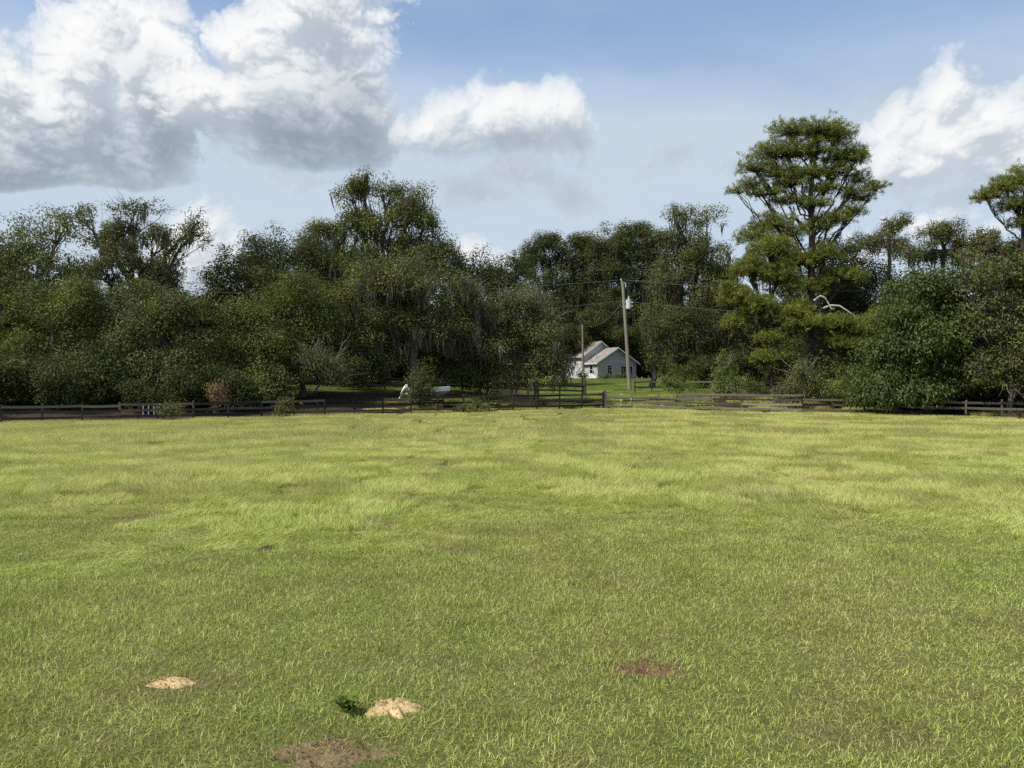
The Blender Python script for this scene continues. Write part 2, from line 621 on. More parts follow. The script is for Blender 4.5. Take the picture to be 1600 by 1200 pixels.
M['white'] = plain('white paint', (0.78, 0.78, 0.76), 0.5)
M['canvas'] = plain('white canvas', (0.80, 0.79, 0.74), 0.8, 0.1)
M['porcelain'] = plain('insulator', (0.75, 0.75, 0.73), 0.25, 0.5)
M['trafo'] = plain('painted steel', (0.62, 0.66, 0.68), 0.4, 0.5)
M['wire'] = plain('wire', (0.17, 0.17, 0.165), 0.6, 0.2)
M['hull'] = plain('grey gelcoat', (0.34, 0.34, 0.30), 0.35, 0.5)
M['blue'] = plain('blue canvas', (0.18, 0.42, 0.66), 0.6)
M['rubber'] = plain('black rubber', (0.02, 0.02, 0.02), 0.8)
M['steel'] = plain('galvanised steel', (0.45, 0.46, 0.47), 0.4, 0.5, 0.6)
M['dung'] = plain('dark dung', (0.09, 0.06, 0.038), 0.9, 0.1, 0.0, 0.4, 30)

# ------------------------------------------------------------------ ground
_RISE_S = [0, 5, 9, 14, 25, 42, 100, 400]
_RISE_Z = [0, 0.30, 0.85, 1.60, 2.25, 3.05, 3.6, 3.6]
CORNER = np.array([8.2, 68.0])


def fence_y(x):
    x = np.asarray(x, float)
    return np.maximum(np.where(x < CORNER[0], CORNER[1] + (x - CORNER[0]) * 0.509, CORNER[1] - (x - CORNER[0]) * 0.466), 30.0)


def terrain(x, y):
    x, y = np.asarray(x, float), np.asarray(y, float)
    z = -0.95 * sstep(y, 0, 50) + 0.25 * sstep(y, 50, 70)
    z = z + 0.05 * np.sin(x * 0.31 + 0.4 * np.sin(y * 0.2)) * np.sin(y * 0.23 + 1.0) * sstep(y, 4, 14)
    s_ = y - fence_y(x)
    return z + np.interp(s_, _RISE_S, _RISE_Z)


def tz(x, y):
    return float(terrain(x, y))


def spaced(a, b, step, far):
    core = np.arange(a, b + step * 0.5, step)
    out, d = [], step
    p = b
    while p < far:
        d *= 1.35
        p += d
        out.append(p)
    lo, d = [], step
    p = a
    while p > -far:
        d *= 1.35
        p -= d
        lo.append(p)
    return np.concatenate([lo[::-1], core, out])


gx, gy = spaced(-70, 70, 0.7, 6000), spaced(-6, 135, 0.7, 6000)
GX, GY = np.meshgrid(gx, gy)
GZ = terrain(GX, GY)
G_ = Geo()
G_.grid(np.stack([GX, GY, GZ], -1))
me = G_.mesh('ground', True)
zone = np.clip((GY - fence_y(GX)) / 1.5 + 0.2, 0, 1)                      # 0 field, 1 leaf litter beyond the fence
LAWN = lambda x, y: np.maximum(sstep(1 - np.hypot((x - 11.0) / 17.0, (y - 97.0) / 27.0), 0.0, 0.2), sstep(1 - np.hypot((x + 13.0) / 15.0, (y - 82.0) / 12.0), 0.0, 0.3))
lawn = LAWN(GX, GY)
for nm, val in (('zone', zone), ('lawn', lawn)):
    a_ = me.attributes.new(nm, 'FLOAT', 'POINT')
    a_.data.foreach_set('value', np.asarray(val, np.float32).ravel())

# bare or discoloured spots in the grass: x, y, rx, ry
def spot(px, py, rx, ry):
    z = 0.0
    d = EYE * F / (py - 600)
    for _ in range(4):
        x = (px - 800) / F * d
        d = (EYE - tz(x, d)) * F / (py - 600)
    return (px - 800) / F * d, d, rx / F * d, ry * d * d / (F * EYE)


SAND = [spot(613, 1108, 38, 14), spot(270, 1068, 35, 8)]
DIRT = [spot(510, 1178, 95, 38), spot(1010, 1045, 62, 18), spot(415, 858, 11, 4)]
YELLOW = [spot(650, 968, 55, 14), spot(690, 1040, 60, 18), spot(1430, 915, 60, 14), spot(1180, 775, 90, 18)]


def spot_field(X, Y, spots, soft=0.5):
    f = np.zeros(np.shape(X))
    for (x, y, rx, ry) in spots:
        d = np.hypot((X - x) / rx, (Y - y) / ry)
        f = np.maximum(f, 1 - sstep(d, 1 - soft, 1 + soft))
    return f


mg, N = mat_new('ground')
geo = N.n('ShaderNodeNewGeometry')
pos = geo.outputs['Position']
n1 = N.noise(pos, 0.6, 5, 0.6)
n2 = N.noise(pos, 22, 4, 0.65)
field_c = N.mix(n2, (0.060, 0.070, 0.018), (0.200, 0.210, 0.070))
field_c = N.mix(N.step(n1, 0.35, 0.7), field_c, N.mix(n2, (0.080, 0.072, 0.026), (0.24, 0.205, 0.09)))
litter = N.mix(n2, (0.030, 0.022, 0.014), (0.095, 0.070, 0.045))
lawn_c = N.mix(n1, (0.12, 0.16, 0.035), (0.20, 0.24, 0.06))
c = N.mix(attr(N, 'zone'), field_c, litter)
c = N.mix(attr(N, 'lawn'), c, lawn_c)
finish(mg, N, principled(N, c, 0.95, 0.05, bump=n2, bump_d=0.03))
ground = put('ground', me, mg)
tag(ground, 'grass field dipping away from the camera then rising beyond the fence', kind='structure')

# ------------------------------------------------------------------ grass
def blades(rng, n, r, h0, h1, w0, w1, lean, wind=(0.0, 0.0), tone=(0.0, 1.0), flat=0.0, square=True, at=None):
    """n curved blades in a disc of radius r: verts and triangles"""
    if at is not None:
        b = np.stack([at[0], at[1], np.full(n, -0.012)], 1)
    elif square:
        b = np.stack([(rng.random(n) - 0.5) * r, (rng.random(n) - 0.5) * r, np.full(n, -0.012)], 1)
    else:
        rad = r * np.sqrt(rng.random(n))
        th = rng.random(n) * 2 * PI
        b = np.stack([rad * np.cos(th), rad * np.sin(th), np.full(n, -0.012)], 1)
    h = h0 + (h1 - h0) * rng.random(n) ** 1.3
    w = w0 + (w1 - w0) * rng.random(n)
    la = rng.random(n) * 2 * PI
    ln = h * lean * (0.25 + rng.random(n))
    dx = np.stack([np.cos(la) * ln + wind[0] * h, np.sin(la) * ln + wind[1] * h], 1)
    up = h * np.sqrt(np.clip(1 - 0.45 * (np.linalg.norm(dx, axis=1) / np.maximum(h, 1e-6)) ** 2, 0.12, 1))
    mid = b.copy()
    mid[:, :2] += dx * 0.36
    mid[:, 2] += up * 0.58
    tip = b.copy()
    tip[:, :2] += dx * 1.05
    tip[:, 2] += up * (1 - flat * rng.random(n))
    fa = rng.random(n) * PI
    sd = np.stack([np.cos(fa), np.sin(fa), np.zeros(n)], 1) * (w / 2)[:, None]
    v = np.stack([b - sd, b + sd, mid - sd * 0.85, mid + sd * 0.85, tip], 1)
    t = tone[0] + (tone[1] - tone[0]) * rng.random(n)
    i = np.arange(n)[:, None] * 5
    f = np.concatenate([i + np.array([[0, 1, 3]]), i + np.array([[0, 3, 2]]), i + np.array([[2, 3, 4]])])
    return v.reshape(-1, 3), f, np.repeat(t, 5)


def patch_mesh(name, specs, seed):
    rng = np.random.default_rng(seed)
    g = Geo()
    for sp in specs:
        v, f, t = blades(rng, *sp[:7], **(sp[7] if len(sp) > 7 else {}))
        g.add(v, f, t)
    return g.mesh(name)


def grass_mat(name, young, ripe, dry):
    """young/ripe/dry: colour triples (dark, mid, light); the field varies from lush to ripe in patches"""
    m, N = mat_new(name)
    geo = N.n('ShaderNodeNewGeometry')
    pos = geo.outputs['Position']
    sp = N.n('ShaderNodeSeparateXYZ')
    N.put(sp.inputs[0], pos)
    t = attr(N, 'tone')
    pv = N.vec('MULTIPLY', pos, (1.0, 1.0, 0.0))
    v1 = N.math('SUBTRACT', N.noise(pv, 2.3, 3, 0.6), 0.5)
    v2 = N.math('SUBTRACT', N.noise(pv, 0.5, 3, 0.6), 0.5)
    t = N.math('MULTIPLY_ADD', v1, 0.75, N.math('MULTIPLY_ADD', v2, 0.35, t), clamp=True)

    def tri(c):
        return N.ramp(t, [(0.0, c[0]), (0.55, c[1]), (1.0, c[2])])
    flatp = N.vec('MULTIPLY', pos, (1.0, 1.0, 0.0))
    a = N.noise(flatp, 0.22, 4, 0.6)
    b = N.noise(flatp, 1.1, 4, 0.6)
    far_ = N.lin(sp.outputs[1], 3.0, 30.0, 0.0, 0.50)
    ripe_f = N.math('ADD', N.math('MULTIPLY_ADD', N.math('SUBTRACT', a, 0.5), 1.9, 0.30), N.math('MULTIPLY_ADD', N.math('SUBTRACT', b, 0.5), 1.0, far_), clamp=True)
    col = N.mix(ripe_f, tri(young), tri(ripe))
    dry_f = N.math('MULTIPLY', N.step(N.noise(flatp, 0.9, 5, 0.65), 0.52, 0.72), N.lin(sp.outputs[1], 4, 16, 0.85, 0.25))
    for (x, y, rx, ry), k_ in [(q, 0.42) for q in DIRT] + [(q, 0.32) for q in YELLOW]:
        d = N.vec('LENGTH', N.vec('MULTIPLY_ADD', flatp, (1 / rx, 1 / ry, 0), (-x / rx, -y / ry, 0)))
        d = N.math('MULTIPLY_ADD', N.math('SUBTRACT', b, 0.5), 1.2, d)
        dry_f = N.math('MAXIMUM', dry_f, N.step(d, 1.6, 0.3, 0.0, k_))
    col = N.mix(dry_f, col, tri(dry))
    p = principled(N, col, 0.55, 0.14)
    tr = N.n('ShaderNodeBsdfTranslucent')
    hs = N.n('ShaderNodeHueSaturation')
    hs.inputs['Value'].default_value = 1.25
    N.put(hs.inputs['Color'], col)
    N.put(tr.inputs[0], hs.outputs[0])
    mx = N.n('ShaderNodeMixShader')
    mx.inputs[0].default_value = 0.30
    m.node_tree.links.new(p, mx.inputs[1])
    m.node_tree.links.new(tr.outputs[0], mx.inputs[2])
    return finish(m, N, mx.outputs[0])


YOUNG = ((0.120, 0.155, 0.020), (0.410, 0.500, 0.088), (0.76, 0.82, 0.275))
RIPE = ((0.160, 0.150, 0.030), (0.470, 0.442, 0.118), (0.76, 0.71, 0.310))
DRY = ((0.10, 0.078, 0.036), (0.37, 0.295, 0.135), (0.64, 0.56, 0.32))
M['grass'] = grass_mat('grass', YOUNG, RIPE, DRY)

SHORT_SPEC = [(0.95, 0.020, 0.058, 0.0025, 0.0047, 1.15, dict(flat=0.6, tone=(0.0, 0.95))),
              (0.05, 0.035, 0.066, 0.003, 0.0055, 0.7, dict(wind=(0.12, 0.02), tone=(0.5, 1.0)))]


def short_specs(n, r):
    return [(int(n * q[0]), r) + q[1:] for q in SHORT_SPEC]


S_T, M_T, L_T = 0.5, 1.0, 2.4        # tile sizes in metres
M['lawn'] = leaf_mat('lawn grass', [(0.0, (0.10, 0.14, 0.03)), (0.5, (0.21, 0.27, 0.06)), (1.0, (0.40, 0.42, 0.15))], 0.35, 0.5, 0.3, 0.3, 0.4)
GRASS_SETS = {
    # short sward near by
    'short': [patch_mesh('short_grass', short_specs(3100, S_T), 100 + k) for k in range(6)],
    # longer tufts that stand in it
    'tuft': [patch_mesh('grass_tuft', [(70, 0.09, 0.04, 0.125, 0.003, 0.0058, 0.85, dict(tone=(0.05, 0.95), flat=0.3, square=False))], 120 + k) for k in range(4)],
    # tall ripening grass
    'tall': [patch_mesh('tall_grass', [(4200, M_T, 0.07, 0.22, 0.0045, 0.0085, 0.7, dict(tone=(0.0, 0.8))),
                                       (1500, M_T, 0.18, 0.36, 0.0035, 0.006, 0.35, dict(wind=(-0.30, -0.05), tone=(0.45, 1.0)))], 140 + k) for k in range(5)],
    # the same farther off, in larger patches
    'lawn': [patch_mesh('lawn_grass', [(5200, L_T, 0.03, 0.08, 0.012, 0.020, 0.8, dict(tone=(0.0, 0.75)))], 190 + k) for k in range(3)],
    'wide': [patch_mesh('far_grass', [(6000, L_T, 0.10, 0.26, 0.011, 0.020, 0.6, dict(tone=(0.0, 0.8))),
                                      (3000, L_T, 0.22, 0.40, 0.008, 0.014, 0.35, dict(wind=(-0.30, -0.05), tone=(0.4, 1.0)))], 160 + k) for k in range(5)],
}


def tiles(size, y0, y1, margin=7.5, slope=0.80):
    """centres of a square grid over the wedge of ground ahead"""
    ys = np.arange(y0, y1, size)
    xs = np.arange(-math.ceil((slope * y1 + margin) / size), math.ceil((slope * y1 + margin) / size) + 1) * size
    X, Y = np.meshgrid(xs, ys)
    k = np.abs(X) < slope * Y + margin
    return X[k], Y[k]


def scatter(rng, n, y0, y1, margin=6.0, slope=0.80):
    """points spread evenly over the wedge of ground ahead"""
    y = np.sqrt(rng.random(n) * (y1 ** 2 - y0 ** 2) + y0 ** 2)
    x = (rng.random(n) * 2 - 1) * (slope * y + margin)
    return x, y


def instance_group(coll):
    g = bpy.data.node_groups.new('scatter', 'GeometryNodeTree')
    g.interface.new_socket('Geometry', in_out='INPUT', socket_type='NodeSocketGeometry')
    g.interface.new_socket('Geometry', in_out='OUTPUT', socket_type='NodeSocketGeometry')
    n = g.nodes
    gi, go = n.new('NodeGroupInput'), n.new('NodeGroupOutput')
    inst = n.new('GeometryNodeInstanceOnPoints')
    ci = n.new('GeometryNodeCollectionInfo')
    ci.inputs['Collection'].default_value = coll
    ci.inputs['Separate Children'].default_value = True
    ci.inputs['Reset Children'].default_value = True
    inst.inputs['Pick Instance'].default_value = True

    def named(nm, dt):
        a = n.new('GeometryNodeInputNamedAttribute')
        a.data_type = dt
        a.inputs['Name'].default_value = nm
        return a.outputs[0]
    L = g.links.new
    L(gi.outputs[0], inst.inputs['Points'])
    L(ci.outputs[0], inst.inputs['Instance'])
    L(named('pick', 'INT'), inst.inputs['Instance Index'])
    L(named('turn', 'FLOAT_VECTOR'), inst.inputs['Rotation'])
    L(named('size', 'FLOAT_VECTOR'), inst.inputs['Scale'])
    L(inst.outputs[0], go.inputs[0])
    return g


def scatter_object(name, label, meshes, x, y, size, seed, mat, turn='any'):
    rng = np.random.default_rng(seed)
    coll = bpy.data.collections.new(name + ' kinds')
    for k, me_ in enumerate(meshes):
        if not me_.materials:
            me_.materials.append(mat)
        coll.objects.link(bpy.data.objects.new('%s_kind_%d' % (name, k), me_))
    me_ = bpy.data.meshes.new(name)
    z = terrain(x, y)
    me_.vertices.add(len(x))
    me_.vertices.foreach_set('co', np.stack([x, y, z], 1).astype(np.float32).ravel())
    n = len(x)
    a = me_.attributes.new('pick', 'INT', 'POINT')
    a.data.foreach_set('value', rng.integers(0, len(meshes), n).astype(np.int32))
    a = me_.attributes.new('turn', 'FLOAT_VECTOR', 'POINT')
    rot = np.stack([np.zeros(n), np.zeros(n), rng.integers(0, 4, n) * (PI / 2) if turn == 'quarter' else (rng.integers(0, 2, n) * PI if turn == 'half' else rng.random(n) * 2 * PI)], 1)
    a.data.foreach_set('vector', rot.astype(np.float32).ravel())
    a = me_.attributes.new('size', 'FLOAT_VECTOR', 'POINT')
    a.data.foreach_set('vector', np.ascontiguousarray(size, np.float32).ravel())
    o = put(name, me_, None)
    md = o.modifiers.new('scatter', 'NODES')
    md.node_group = instance_group(coll)
    return tag(o, label, 'grass', kind='stuff')


def tallness(x, y):
    """0 grazed short, 1 tall: the sward gets taller away from the camera, in patches"""
    n = fbm(x * 0.16 + 40, y * 0.16 + 9, 900, 3) * 1.6 + fbm(x * 0.6 + 7, y * 0.6, 940, 3) * 0.8
    return sstep(y + 4.0 * n, 4.5, 26.0)


if True:
    rg = np.random.default_rng(3)
    one = np.ones_like
    # short sward; tiles that meet a bare spot are grown blade by blade so that the spot stays clear
    x, y = tiles(S_T, 0.0, 16.0)
    keep = rg.random(len(x)) > sstep(y, 11, 16)
    x, y = x[keep], y[keep]
    h = (0.70 + 0.75 * np.clip(fbm(x * 0.7, y * 0.7, 600, 4) + 0.4, 0, 1)) * (1 + 1.2 * tallness(x, y))
    special = np.zeros(len(x), bool)
    for (sx_, sy_, srx, sry) in SAND + DIRT:
        special |= (np.abs(x - sx_) < srx * 1.5 + S_T / 2) & (np.abs(y - sy_) < sry * 1.5 + S_T / 2)
    k = ~special
    scatter_object('grass', 'short green grass in the near part of the field', GRASS_SETS['short'], x[k], y[k], np.stack([one(x[k]), one(x[k]), h[k]], 1), 31, M['grass'], 'quarter')
    g = Geo()
    for q in SHORT_SPEC:
        nb = int(3100 * q[0])
        bx_ = (x[special][:, None] + (rg.random((special.sum(), nb)) - 0.5) * S_T).ravel()
        by_ = (y[special][:, None] + (rg.random((special.sum(), nb)) - 0.5) * S_T).ravel()
        wob = fbm(bx_ * 9, by_ * 9, 77, 3)
        gone = np.maximum(0.93 * spot_field(bx_, by_, SAND, 0.35) , np.maximum(0.50 * spot_field(bx_, by_, DIRT[:1], 0.9), 0.15 * spot_field(bx_, by_, DIRT[1:], 0.9)))
        kb = rg.random(len(bx_)) + 0.55 * wob > gone
        bx_, by_ = bx_[kb], by_[kb]
        v, f, t = blades(rg, len(bx_), 1.0, *q[1:6], **dict(q[6], at=(bx_, by_)))
        v[:, 2] += np.repeat(terrain(bx_, by_), 5)
        g.add(v, f, t)
    tag(put('grass', g.mesh('grass'), M['grass']), 'thin short grass round the sand and the bare patches', 'grass', kind='stuff')
    # longer tufts
    x, y = scatter(rg, 4600, 1.0, 13.0)
    nn = fbm(x * 0.45, y * 0.45, 640, 4)
    near_left = np.exp(-((x + 3.1) / 1.3) ** 2 - ((y - 4.2) / 1.1) ** 2)
    keep = (rg.random(len(x)) < sstep(nn, -0.1, 0.55) * 0.8 + 0.6 * near_left + 0.05) & (spot_field(x, y, SAND, 0.6) < 0.05) & (spot_field(x, y, DIRT[:1], 0.4) < 0.3)
    x, y, nn = x[keep], y[keep], nn[keep]
    s1 = 0.5 + 0.45 * rg.random(len(x))
    scatter_object('grass', 'longer tufts standing in the short grass', GRASS_SETS['tuft'], x, y, np.stack([s1, s1, s1 * (0.8 + 0.4 * nn)], 1), 32, M['grass'])
    # tall grass
    x, y = tiles(M_T, 4.0, 30.0)
    x, y = x + rg.normal(0, 0.12, len(x)), y + rg.normal(0, 0.12, len(x))
    ta = tallness(x, y)
    keep = (ta + 0.10 * fbm(x * 0.5 + 3, y * 0.5, 720, 3) + 0.07 * (rg.random(len(x)) - 0.5) > 0.10) & (rg.random(len(x)) > sstep(y, 24, 30))
    x, y, ta = x[keep], y[keep], ta[keep]
    hh = (0.10 + 0.76 * ta) * (0.70 + 0.55 * np.clip(fbm(x * 0.35, y * 0.35, 660, 4) + 0.45, 0, 1))
    scatter_object('grass', 'tall ripening grass with pale stalks in the middle of the field', GRASS_SETS['tall'], x, y, np.stack([one(x), one(x), hh], 1), 33, M['grass'], 'any')
    x, y = tiles(L_T, 22.0, 76.0, 9.0)
    x, y = x + rg.normal(0, 0.3, len(x)), y + rg.normal(0, 0.3, len(x))
    keep = (y < fence_y(x) + 0.6) & (rg.random(len(x)) < sstep(y, 21, 29))
    x, y = x[keep], y[keep]
    edge_ = sstep(fence_y(x) - y, 0.2, 4.0)
    hh = (0.65 + 0.5 * np.clip(fbm(x * 0.2, y * 0.2, 680, 4) + 0.45, 0, 1)) * (0.75 + 0.25 * edge_)
    scatter_object('grass', 'tall yellow-green grass reaching back to the fence', GRASS_SETS['wide'], x, y, np.stack([one(x), one(x), hh], 1), 34, M['grass'], 'half')
    # mown lawn by the house
    x, y = np.meshgrid(np.arange(-30, 32, L_T), np.arange(68, 126, L_T))
    x, y = x.ravel(), y.ravel()
    keep = (rg.random(len(x)) < LAWN(x, y) * 1.3) & (y > fence_y(x) + 4)
    x, y = x[keep], y[keep]
    scatter_object('grass', 'bright green lawn sloping up to the house', GRASS_SETS['lawn'], x + rg.normal(0, 0.4, len(x)), y + rg.normal(0, 0.4, len(x)), np.tile([1.15, 1.15, 1.0], (len(x), 1)), 35, M['lawn'], 'any')
    # rough grass on the verge beyond the fence
    x, y = np.meshgrid(np.arange(-10, 46, L_T), np.arange(50, 84, L_T))
    x, y = x.ravel() + rg.normal(0, 0.5, x.size), y.ravel() + rg.normal(0, 0.5, x.size)
    s_ = y - fence_y(x)
    keep = (s_ > 0.9) & (s_ < 9.5) & (rg.random(len(x)) < 0.9 - 0.4 * sstep(np.abs(x - 12.0), 12.0, 22.0))
    x, y = x[keep], y[keep]
    scatter_object('grass', 'rough weedy grass on the verge just beyond the fence', GRASS_SETS['wide'], x, y, np.stack([one(x) * 1.1, one(x) * 1.1, rg.uniform(0.5, 1.3, len(x))], 1), 36, M['lawn'], 'any')

# ------------------------------------------------------------------ sand, dirt, dung and weed in the near grass
ms, N = mat_new('sand')
tc_ = N.n('ShaderNodeTexCoord')
n1 = N.noise(tc_.outputs['Object'], 30, 6, 0.7)
n2 = N.noise(tc_.outputs['Object'], 7, 4, 0.6)
finish(ms, N, principled(N, N.ramp(N.math('MULTIPLY_ADD', n2, 0.5, N.math('MULTIPLY', n1, 0.5)), [(0.3, (0.42, 0.29, 0.13)), (0.5, (0.62, 0.455, 0.225)), (0.7, (0.77, 0.60, 0.34))]), 0.95, 0.05, bump=n1, bump_d=0.012))
md_, N = mat_new('bare soil')
tc_ = N.n('ShaderNodeTexCoord')
n1 = N.noise(tc_.outputs['Object'], 40, 6, 0.7)
n2 = N.noise(tc_.outputs['Object'], 6, 4, 0.6)
finish(md_, N, principled(N, N.ramp(N.math('MULTIPLY_ADD', n2, 0.5, N.math('MULTIPLY', n1, 0.5)), [(0.3, (0.11, 0.070, 0.036)), (0.5, (0.25, 0.170, 0.095)), (0.72, (0.44, 0.33, 0.20))]), 0.95, 0.05, bump=n1, bump_d=0.02))
mr_, N = mat_new('red soil')
tc_ = N.n('ShaderNodeTexCoord')
n1 = N.noise(tc_.outputs['Object'], 30, 6, 0.7)
finish(mr_, N, principled(N, N.ramp(n1, [(0.3, (0.10, 0.052, 0.030)), (0.6, (0.24, 0.140, 0.080))]), 0.95, 0.05, bump=n1, bump_d=0.02))


def mound(name, label, cat, sp, hgt, mat, seed, rough=1.0, kind=None, crumbs=0):
    """irregular low heap lying on the ground"""
    x, y, rx, ry = sp
    nr, na = 26, 84
    th = np.linspace(0, 2 * PI, na, endpoint=False)
    r = np.linspace(0, 1, nr) ** 0.8
    R, T = np.meshgrid(r, th, indexing='ij')
    out = 1 + 0.7 * fbm(np.cos(T) * 1.8 + seed, np.sin(T) * 1.8, seed, 4)
    X, Y = R * np.cos(T) * rx * out, R * np.sin(T) * ry * out
    lump = fbm(X * 16 + seed, Y * 16, seed + 5, 4) * 1.1 + fbm(X * 55, Y * 55, seed + 9, 3) * 0.8
    Z = hgt * ((1 - R ** 2) * (1 + 0.9 * rough * lump) + 0.25 * rough * lump * (1 - R ** 4)) - 0.012 * R ** 4
    zg = terrain(x + X, y + Y) - tz(x, y)
    g = Geo()
    g.grid(np.stack([X, Y, Z + zg + (0.006 if hgt > 0.01 else 0.003)], -1), closed=True)
    rc_ = np.random.default_rng(seed)
    for _ in range(crumbs):
        a_, q_ = rc_.random() * 2 * PI, rc_.uniform(0.3, 1.35)
        cx_, cy_ = math.cos(a_) * rx * q_, math.sin(a_) * ry * q_
        w_ = rc_.uniform(0.003, 0.008)
        zb_ = float(terrain(x + cx_, y + cy_)) - tz(x, y) + max(0.0, hgt * (1 - q_ * q_)) + 0.01
        pt = np.array([(1, 0, 0), (-0.5, 0.9, 0), (-0.5, -0.9, 0), (0.1, 0, 1.1), (0, 0, -0.8)]) * w_ * rc_.uniform(0.7, 1.3, (5, 3))
        g.add(pt + (cx_, cy_, zb_), [(0, 1, 3), (1, 2, 3), (2, 0, 3), (1, 0, 4), (2, 1, 4), (0, 2, 4)])
    o = put(name, g.mesh(name, False), mat, None, (x, y, tz(x, y)))
    return tag(o, label, cat, None, kind)


mound('sand_mound', 'pale sand mound dug up beside the dark green weed', 'mound', SAND[0], 0.026, ms, 41, 0.55, None, 90)
mound('sand_mound', 'flatter long streak of pale sand in the grass, the farther one', 'mound', SAND[1], 0.015, ms, 47, 0.55, None, 90)
mound('dirt_patch', 'bare brown soil showing through thin grass at the bottom edge', 'dirt', DIRT[0], 0.003, md_, 53, 1.0, 'structure', 160)
mound('dirt_patch', 'reddish brown bare patch in the green grass', 'dirt', DIRT[1], 0.002, mr_, 59, 1.0, 'structure', 60)
mound('dung_pile', 'small dark dung pile in the middle of the field', 'dung', DIRT[2], 0.016, M['dung'], 61, 1.0)


def leaf_quads(C, nrm, dr, L, Wd, fold=0.12):
    """rhombic leaves: centres, normals, directions, lengths, widths"""
    dr = unit(dr - nrm * np.sum(dr * nrm, 1, keepdims=True))
    sd = np.cross(nrm, dr)
    L, Wd = L[:, None], Wd[:, None]
    v = np.stack([C - dr * L * 0.5, C + sd * Wd * 0.5 + nrm * Wd * fold - dr * L * 0.05, C + dr * L * 0.5 - nrm * L * 0.08, C - sd * Wd * 0.5 + nrm * Wd * fold - dr * L * 0.05], 1)
    f = np.arange(len(C) * 4).reshape(-1, 4)
    return v.reshape(-1, 3), f


# dark broad-leaved weed beside the nearer sand mound
wx_, wy_, _, _ = spot(540, 1116, 10, 10)
rw = np.random.default_rng(77)
g = Geo()
for k in range(26):
    a = rw.random() * 2 * PI
    ln = rw.uniform(0.03, 0.085)
    up = rw.uniform(0.02, 0.075)
    r = np.linspace(0, 1, 5)
    cx, cy = np.cos(a) * ln * r, np.sin(a) * ln * r
    cz = up * np.sin(r * 2.2) + 0.01
    w = 0.018 * np.sin(np.clip(r * 0.92 + 0.08, 0, 1) * PI) + 0.001
    nx, ny = -np.sin(a), np.cos(a)
    P = np.stack([np.stack([cx - nx * w, cy - ny * w, cz + 0.006], 1), np.stack([cx, cy, cz], 1), np.stack([cx + nx * w, cy + ny * w, cz + 0.006], 1)], 0)
    g.grid(P, rw.random() * 0.5)
M['weed'] = leaf_mat('weed leaves', [(0.0, (0.065, 0.10, 0.018)), (0.5, (0.14, 0.20, 0.04)), (1.0, (0.26, 0.33, 0.09))], 0.2, 0.7, 0.1)
tag(put('weed', g.mesh('weed'), M['weed'], None, (wx_, wy_, tz(wx_, wy_))), 'low dark green rosette weed in the grass beside the sand mound', 'weed')

# ------------------------------------------------------------------ trees
def curve(a, b, bend, rng, n=6):
    """path from a to b that sags or arches by bend (3-vector) with a little wander"""
    t = np.linspace(0, 1, n)[:, None]
    p = a * (1 - t) + b * t + 4 * t * (1 - t) * bend
    w = rng.normal(0, 1, (n, 3)) * np.linalg.norm(b - a) * 0.03
    w[0] = w[-1] = 0
    return p + w


def clump_leaves(rng, C, rc, n_per, size, up=0.5, flat=0.75, droop=0.0, aspect=0.55):
    """leaves filling clumps (centres C, radii rc)"""
    n = np.maximum(1, (n_per * rc ** 2).astype(int))
    idx = np.repeat(np.arange(len(C)), n)
    m = len(idx)
    d = unit(rng.normal(0, 1, (m, 3)))
    r = rng.random(m) ** 0.33
    p = C[idx] + d * (r * rc[idx])[:, None] * np.array([1, 1, flat])
    nrm = unit(d * 0.85 + np.array([0, 0, up]) + rng.normal(0, 0.34, (m, 3)))
    dr = unit(d + rng.normal(0, 0.6, (m, 3)) + np.array([0, 0, -droop]))
    L = size * rng.uniform(0.7, 1.35, m)
    ct = rng.random(len(C))
    tone = np.clip(0.45 * ct[idx] + 0.5 * rng.random(m) + 0.05, 0, 1)
    v, f = leaf_quads(p, nrm, dr, L, L * aspect * rng.uniform(0.8, 1.2, m))
    return v, f, np.repeat(tone, 4)


def moss_strands(rng, g, P, l0, l1, width=0.05, bunch=9):
    """hanging tresses below the points P: each a bundle of strands that draws together downwards"""
    for p in P:
        k = rng.integers(bunch // 2, bunch + 1)
        off = rng.normal(0, 0.26, (k, 3)) * np.array([1, 1, 0.5])
        ln = rng.uniform(l0, l1) * rng.uniform(0.3, 1.0, k)
        sw = rng.normal(0, 0.10, 2)
        tn = rng.random()
        for o, l in zip(off, ln):
            a = rng.random() * PI
            s_ = np.array([math.cos(a), math.sin(a), 0]) * width * rng.uniform(0.5, 1.9)
            t = np.array([0, 0.3, 0.65, 1.0])[:, None]
            c = p + o + np.array([0, 0, -l]) * t + np.array([sw[0] - 0.7 * o[0], sw[1] - 0.7 * o[1], 0]) * t ** 1.3 + rng.normal(0, 0.065, (4, 3))
            w = np.array([0.6, 1.0, 0.7, 0.1])[:, None]
            g.grid(np.stack([c - s_ * w, c + s_ * w], 1), np.clip(0.6 * tn + 0.5 * rng.random() - 0.05, 0, 1))


def lobe_points(rng, c, r, n, shell=0.5, floor=-0.75):
    d = unit(rng.normal(0, 1, (n * 2, 3)))
    d = d[d[:, 2] > floor][:n]
    q = 1 - shell * rng.random(len(d)) ** 1.6
    return c + d * q[:, None] * r


